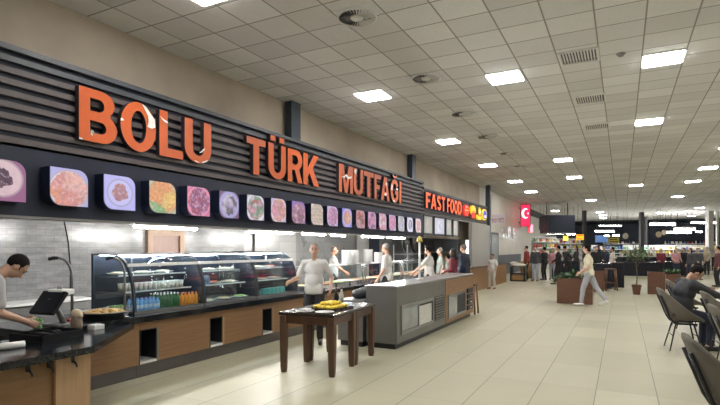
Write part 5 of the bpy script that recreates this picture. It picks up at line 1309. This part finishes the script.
t = thing('flag_sign', 'small lit pink and red sign below the red crescent sign', 'sign', p, R(8)); obj('box', MB().box(-.17, .17, -.05, .05, -.3, .3), M['navy'], t); obj('pink_face', MB().box(-.06, .16, -.07, -.05, -.28, .28), emit('lit_pink_face', (1, .35, .42), 1.1), t); obj('red_strip', MB().box(-.16, -.06, -.07, -.05, -.28, .28), M['litred'], t)
for p_ in (atd(523.5, 215.5, D),): pass
# stacked baskets at the entrance
WK = plain('wicker', (.34, .20, .08), .7, var=.45, scale=30)
p = at_z(526.5, 278, 0)
t = thing('wicker_basket', 'tall golden wicker basket at the shop entrance', 'basket', (p.x, p.y, 0))
obj('basket_body', MB().lathe([(0, 0), (.28, 0), (.36, .9), (.33, .9), (.25, .05), (0, .05)], seg=20), WK, t)
mb = MB()
for k in range(8): mb.tube([(.30 + .008 * k) * Vector((math.cos(a), math.sin(a), 0)) + Vector((0, 0, .1 + .1 * k)) for a in [2 * PI * j / 20 for j in range(20)]], .015, 6, closed=True)
obj('woven_rib', mb, WK, t)
p = at_z(518.5, 281, 0)
t = thing('crate_stand', 'low dark display stand with pale cloths beside the wicker basket', 'display stand', (p.x, p.y, 0))
obj('frame', MB().box(-.35, .35, -.3, .3, 0, .06).box(-.35, .35, -.3, .3, .34, .40).box(-.35, -.3, -.3, .3, 0, .7).box(.3, .35, -.3, .3, 0, .7), M['darkmetal'], t)
obj('crate', MB().box(-.28, .28, -.27, .27, .06, .30, bev=.02), WK, t)
obj('cloth', MB().ell((0, 0, .78), (.36, .3, .10)).ell((-.2, 0, .86), (.2, .2, .1)), plain('pale_cloth', (.5, .47, .42), .85), t)

# ---------------------------------------------------------------- shop booth and market
PD = plain('booth_navy', (.022, .032, .055), .5, var=.1)
D = 34.0
a = atd(548.5, 215, D); b = atd(575, 232.5, D)
t = thing('booth_header', 'big dark navy header box hanging over the shop entrance', 'booth header', ((a.x + b.x) / 2, (a.y + b.y) / 2, b.z), TH)
w = (Vector((b.x, b.y)) - Vector((a.x, a.y))).length / 2; hh = a.z - b.z
obj('box', MB().box(-w, w, 0, 1.6, 0, hh), PD, t); obj('bottom_edge', MB().box(-w, w, -.02, 1.6, -.06, 0), M['steel'], t)
for s in (-1, 1): obj('hanger', MB().tube([(s * w * .8, .8, hh), (s * w * .8, .8, CZ - b.z)], .03, 8), M['darkmetal'], t)
def pend(px0, px1, py, D, lab, hgt=.09, tilt=0):
    a = atd(px0, py, D); b = atd(px1, py, D); c = (a + b) / 2; w = (b - a).length / 2
    t = thing('pendant_tube_light', lab, 'pendant light', c, TH + tilt, 'pendant lights over the market')
    obj('housing', MB().box(-w, w, -.1, .1, .0, hgt * .5), M['ltrim'], t)
    obj('tube', MB().box(-w + .02, w - .02, -.09, .09, -hgt * .5, .0), M['pend'], t)
    for s in (-1, 1): obj('wire', MB().tube([(s * w * .7, 0, hgt * .5), (s * w * .7, 0, CZ - c.z)], .012, 6), M['darkmetal'], t)
pend(546, 565, 233.2, 36, 'white pendant tube under the navy header box', .12)
pend(567.5, 575, 234, 38, 'short pendant tube beside the navy header box', .1)
pend(595.5, 614, 231, 46, 'pendant tube above the yellow hanging sign', .22)
pend(599.5, 621, 225.6, 50, 'long thin pendant tube, highest one above the yellow sign', .14)
pend(604.5, 609.5, 235.4, 44, 'short pendant tube left of the yellow sign top', .14)
pend(613, 619, 235, 44.5, 'short pendant tube over the end of the yellow sign', .14)
pend(650, 675, 223.8, 46, 'wide pendant tube above the two round signs', .26)
pend(691.5, 716, 222.2, 46, 'wide pendant tube highest over the outer market side', .2)
pend(674.5, 695, 228.5, 44, 'broad pendant tube in the middle over the market', .28)
pend(667, 691, 232, 45, 'lower pendant tube below the broad middle one', .2)
pend(696, 702, 231.5, 47, 'small pendant tube near the pale columns', .16)
pend(706, 712, 230.5, 48, 'small pendant tube beside the outermost pale column', .12)
# hanging signs
def hang(px0, px1, py0, py1, D, m, lab, name='hanging_sign', lines=0, rnd_=False):
    a = atd(px0, py0, D); b = atd(px1, py1, D); c = (a + b) / 2
    w = math.hypot(b.x - a.x, b.y - a.y) / 2; h = (a.z - b.z) / 2
    t = thing(name, lab, 'sign', c, TH)
    if rnd_: obj('disc', MB().poly([[(w * math.cos(2 * PI * k / 28), h * math.sin(2 * PI * k / 28)) for k in range(28)]], -.04, .04, SM).poly([[(w * math.cos(2 * PI * k / 28), h * math.sin(2 * PI * k / 28)) for k in range(28)]], .04, -.04, SM, side=False), m, t)
    else: obj('panel', MB().box(-w, w, -.04, .04, -h, h), m, t)
    for q in range(lines):
        z = h * (.6 - 1.2 * q / max(lines - 1, 1)); obj('lettering', MB().box(-w * .8, w * (.8 - .25 * (q % 2)), -.05, -.041, z - h * .11, z + h * .11), M['dark'], t)
    obj('wire', MB().tube([(-w * .6, 0, h * (.8 if rnd_ else 1)), (-w * .6, 0, CZ - c.z)], .012, 6).tube([(w * .6, 0, h * (.8 if rnd_ else 1)), (w * .6, 0, CZ - c.z)], .012, 6), M['darkmetal'], t)
hang(608.5, 619, 236, 243, 42, plain('yellow_sign_board', (.62, .50, .06), .5), 'yellow hanging sign with dark lines over the market', lines=3)
hang(576.5, 583.5, 234.5, 240, 36, emit('lit_orange_sign', (1, .38, .02), .9), 'small lit orange sign beside the navy header box', lines=2)
hang(563.5, 568, 236, 240.5, 37, emit('lit_yellow_sign', (1, .85, .1), .8), 'small yellow sign under the navy header box', lines=1)
hang(622.8, 628.2, 233, 239, 43, plain('pale_round_board', (.50, .47, .42), .5), 'round pale hanging sign above the potted tree', 'round_sign', rnd_=True)
hang(656, 661.5, 231.5, 237.5, 40, plain('tan_round_board', (.60, .50, .36), .5), 'round tan hanging sign, nearer one of a pair', 'round_sign', rnd_=True)
hang(661.8, 666.5, 230, 235, 44, plain('beige_round_board', (.56, .50, .42), .5), 'round beige hanging sign, behind the tan one', 'round_sign', rnd_=True)
hang(539, 545, 217, 230, 38, plain('dark_poster_board', (.09, .07, .07), .4), 'dark upright poster board past the red crescent sign')
hang(595, 608, 235.5, 242.5, 52, plain('blue_fascia_board', (.02, .07, .19), .5), 'blue board over the market beside the yellow sign')
# columns
DC = plain('dark_column_paint', (.06, .06, .065), .6); PCm = plain('pale_column_paint', (.45, .43, .40), .6)
for px, wpx, D, m, lab in ((641.5, 3.4, 44, DC, 'dark column standing behind the potted tree'), (645.8, 2, 50, DC, 'thin dark column next to the one behind the potted tree'), (709.5, 5, 42.5, PCm, 'thick pale column near the outer market side'), (717.5, 2, 42.5, PCm, 'thin pale column at the outer market side'), (584.5, 3, 42, DC, 'dark column beside the orange sign')):
    p = atd(px, 250, D); w = wpx * D / F / 2
    tag(obj('market_column', MB().box(-w, w, -w, w, 0, CZ - .005), m, loc=(p.x, p.y, 0)), lab, 'column', 'market columns').rotation_euler.z = TH
# market shelves with goods
rnd = random.Random(21)
GC = [plain('goods_' + n, c, .5, var=.3, scale=12) for n, c in (('white', (.7, .7, .68)), ('cream', (.66, .58, .42)), ('red', (.5, .07, .05)), ('blue', (.10, .18, .42)), ('green', (.12, .32, .12)), ('yellow', (.7, .52, .10)), ('teal', (.10, .34, .34)), ('brown', (.22, .11, .05)))]
gproto = {}
def good(kind, m):
    k = (kind, m.name)
    if k not in gproto:
        mb = MB()
        if kind == 'box': mb.box(-.11, .11, -.08, .08, 0, .24, bev=.012)
        elif kind == 'jar': mb.lathe([(0, 0), (.085, 0), (.09, .02), (.09, .17), (.07, .19), (.075, .2), (.075, .23), (0, .23)], seg=12)
        else: mb.lathe([(0, 0), (.06, 0), (.065, .02), (.065, .2), (.025, .28), (.025, .33), (0, .33)], seg=12)
        me = mb.mesh(kind); me.materials.append(m); gproto[k] = me
    return gproto[k]
nmk = {'box': 'carton', 'jar': 'storage_jar', 'bottle': 'goods_bottle'}
SHW = plain('shelf_white', (.55, .54, .52), .5)
def gondola(px, D, W, lab, levels=(.75, 1.15, 1.5), pal=(0, 1, 2, 3), rz=0, n=9, top=1.9, dark=False):
    p = atd(px, 250, D); r = TH + rz
    t = thing('market_shelf', 'market shelf unit ' + lab, 'shelf', (p.x, p.y, 0), r, 'market shelf units')
    fm = TCL if dark else SHW
    obj('back_board', MB().box(-W / 2, W / 2, .22, .26, 0, top), fm, t); obj('plinth', MB().box(-W / 2, W / 2, -.25, .22, 0, .45), fm, t)
    for z in levels:
        s_ = obj('shelf', MB().box(-W / 2, W / 2, -.25, .22, z - .03, z), fm, t); obj('price_strip', MB().box(-W / 2, W / 2, -.262, -.25, z - .045, z + .01), M['white'], s_)
    for z in levels:
        for i in range(n):
            kd = rnd.choice(('box', 'jar', 'bottle')); m = GC[rnd.choice(pal)]
            x = -W / 2 + W * (i + .5) / n + rnd.uniform(-.03, .03); y = rnd.uniform(-.08, .02)
            o = bpy.data.objects.new(nmk[kd], good(kd, m)); COL.objects.link(o)
            o.location = (p.x + x * math.cos(r) - y * math.sin(r), p.y + x * math.sin(r) + y * math.cos(r), z); o.rotation_euler.z = r
            cn = m.name.split('_')[1]
            tag(o, '%s %s on the shelf unit %s' % (cn, {'box': 'carton', 'jar': 'jar', 'bottle': 'bottle'}[kd], lab), {'box': 'carton', 'jar': 'jar', 'bottle': 'bottle'}[kd], '%s %ss on the shelf unit %s' % (cn, kd, lab))
gondola(545, 38, 1.9, 'behind the shoppers at the shop entrance', pal=(0, 1, 5, 2, 4), levels=(.75, 1.2, 1.65, 2.1), top=2.5, n=8)
gondola(569, 40, 2.0, 'under the navy header box', pal=(0, 4, 5, 2, 0), levels=(.8, 1.2, 1.6, 2.0), top=2.4, n=8)
gondola(590, 46, 1.6, 'beside the orange sign', pal=(2, 1, 0, 3), n=6)
gondola(612, 45, 2.2, 'below the yellow hanging sign', pal=(0, 0, 3, 6, 1), n=8, dark=True)
gondola(636, 47, 2.4, 'behind the potted tree', pal=(0, 1, 6, 4), n=9)
gondola(664, 46, 2.6, 'below the round signs', pal=(1, 5, 0, 7), n=10)
gondola(690, 44, 2.4, 'beyond the seated man', pal=(0, 0, 1, 3), n=9)
gondola(714, 46, 2.2, 'beside the pale columns', pal=(0, 2, 1, 5), n=8)
gondola(624, 57, 5.0, 'far behind the round pale sign', pal=(3, 6, 0, 7), levels=(1.2, 1.7, 2.1), top=2.5, n=12, dark=True)
gondola(690, 55, 6.0, 'far behind the pale columns', pal=(3, 0, 2, 1), levels=(1.2, 1.7, 2.1), top=2.5, n=14, dark=True)
# long pale counter with goods in front of the market
t = thing('market_counter', 'long pale market counter running behind the dark draped counters', 'counter', atd(672, 250, 36) * 1, TH)
t.location.z = 0
obj('body', MB().box(-3.6, 3.6, 0, .7, 0, .98), TCL, t); obj('top', MB().box(-3.65, 3.65, -.05, .75, .98, 1.02), M['white'], t)
for i in range(36):
    kd = ('box', 'jar')[i % 3 == 0]; m = GC[(0, 1, 0, 5, 1, 7)[i % 6]]
    q = Vector((-3.5 + .2 * i, .25 + .2 * (i % 2), 1.02)); q = Matrix.Rotation(TH, 3, 'Z') @ q
    o = bpy.data.objects.new(nmk[kd], good(kd, m)); COL.objects.link(o); o.location = t.location + q; o.rotation_euler.z = TH
    cn = m.name.split('_')[1]; ty = {'box': 'carton', 'jar': 'jar'}[kd]
    tag(o, '%s %s standing on the long pale market counter' % (cn, ty), ty, '%s %ss on the long market counter' % (cn, ty))
# ventilator boxes (white framed panels) on the far shop side
for a, b, lab in ((686.5, 697.5, 'pale grey display fridge, nearer one of a pair behind the seated man'), (699.5, 711.5, 'pale grey display fridge, outer one of a pair behind the seated man')):
    D = 33; p = atd((a + b) / 2, 256, D); w = (b - a) * D / F / 2
    t = thing('display_fridge', lab, 'fridge', (p.x, p.y, 0), TH, 'display fridges')
    obj('body', MB().box(-w, w, 0, .6, 0, 1.32), M['white'], t); obj('glass_front', MB().box(-w + .05, w - .05, -.02, 0, .98, 1.24), plain('pale_teal_front', (.30, .34, .33), .2), t); obj('grille', MB().box(-w + .05, w - .05, -.015, 0, .1, .5), M['steel'], t)

# ================================================================ world
wd = bpy.data.worlds.new('world'); S.world = wd; wd.use_nodes = True
bg = wd.node_tree.nodes['Background']; bg.inputs[0].default_value = (.75, .82, 1, 1); bg.inputs[1].default_value = .02
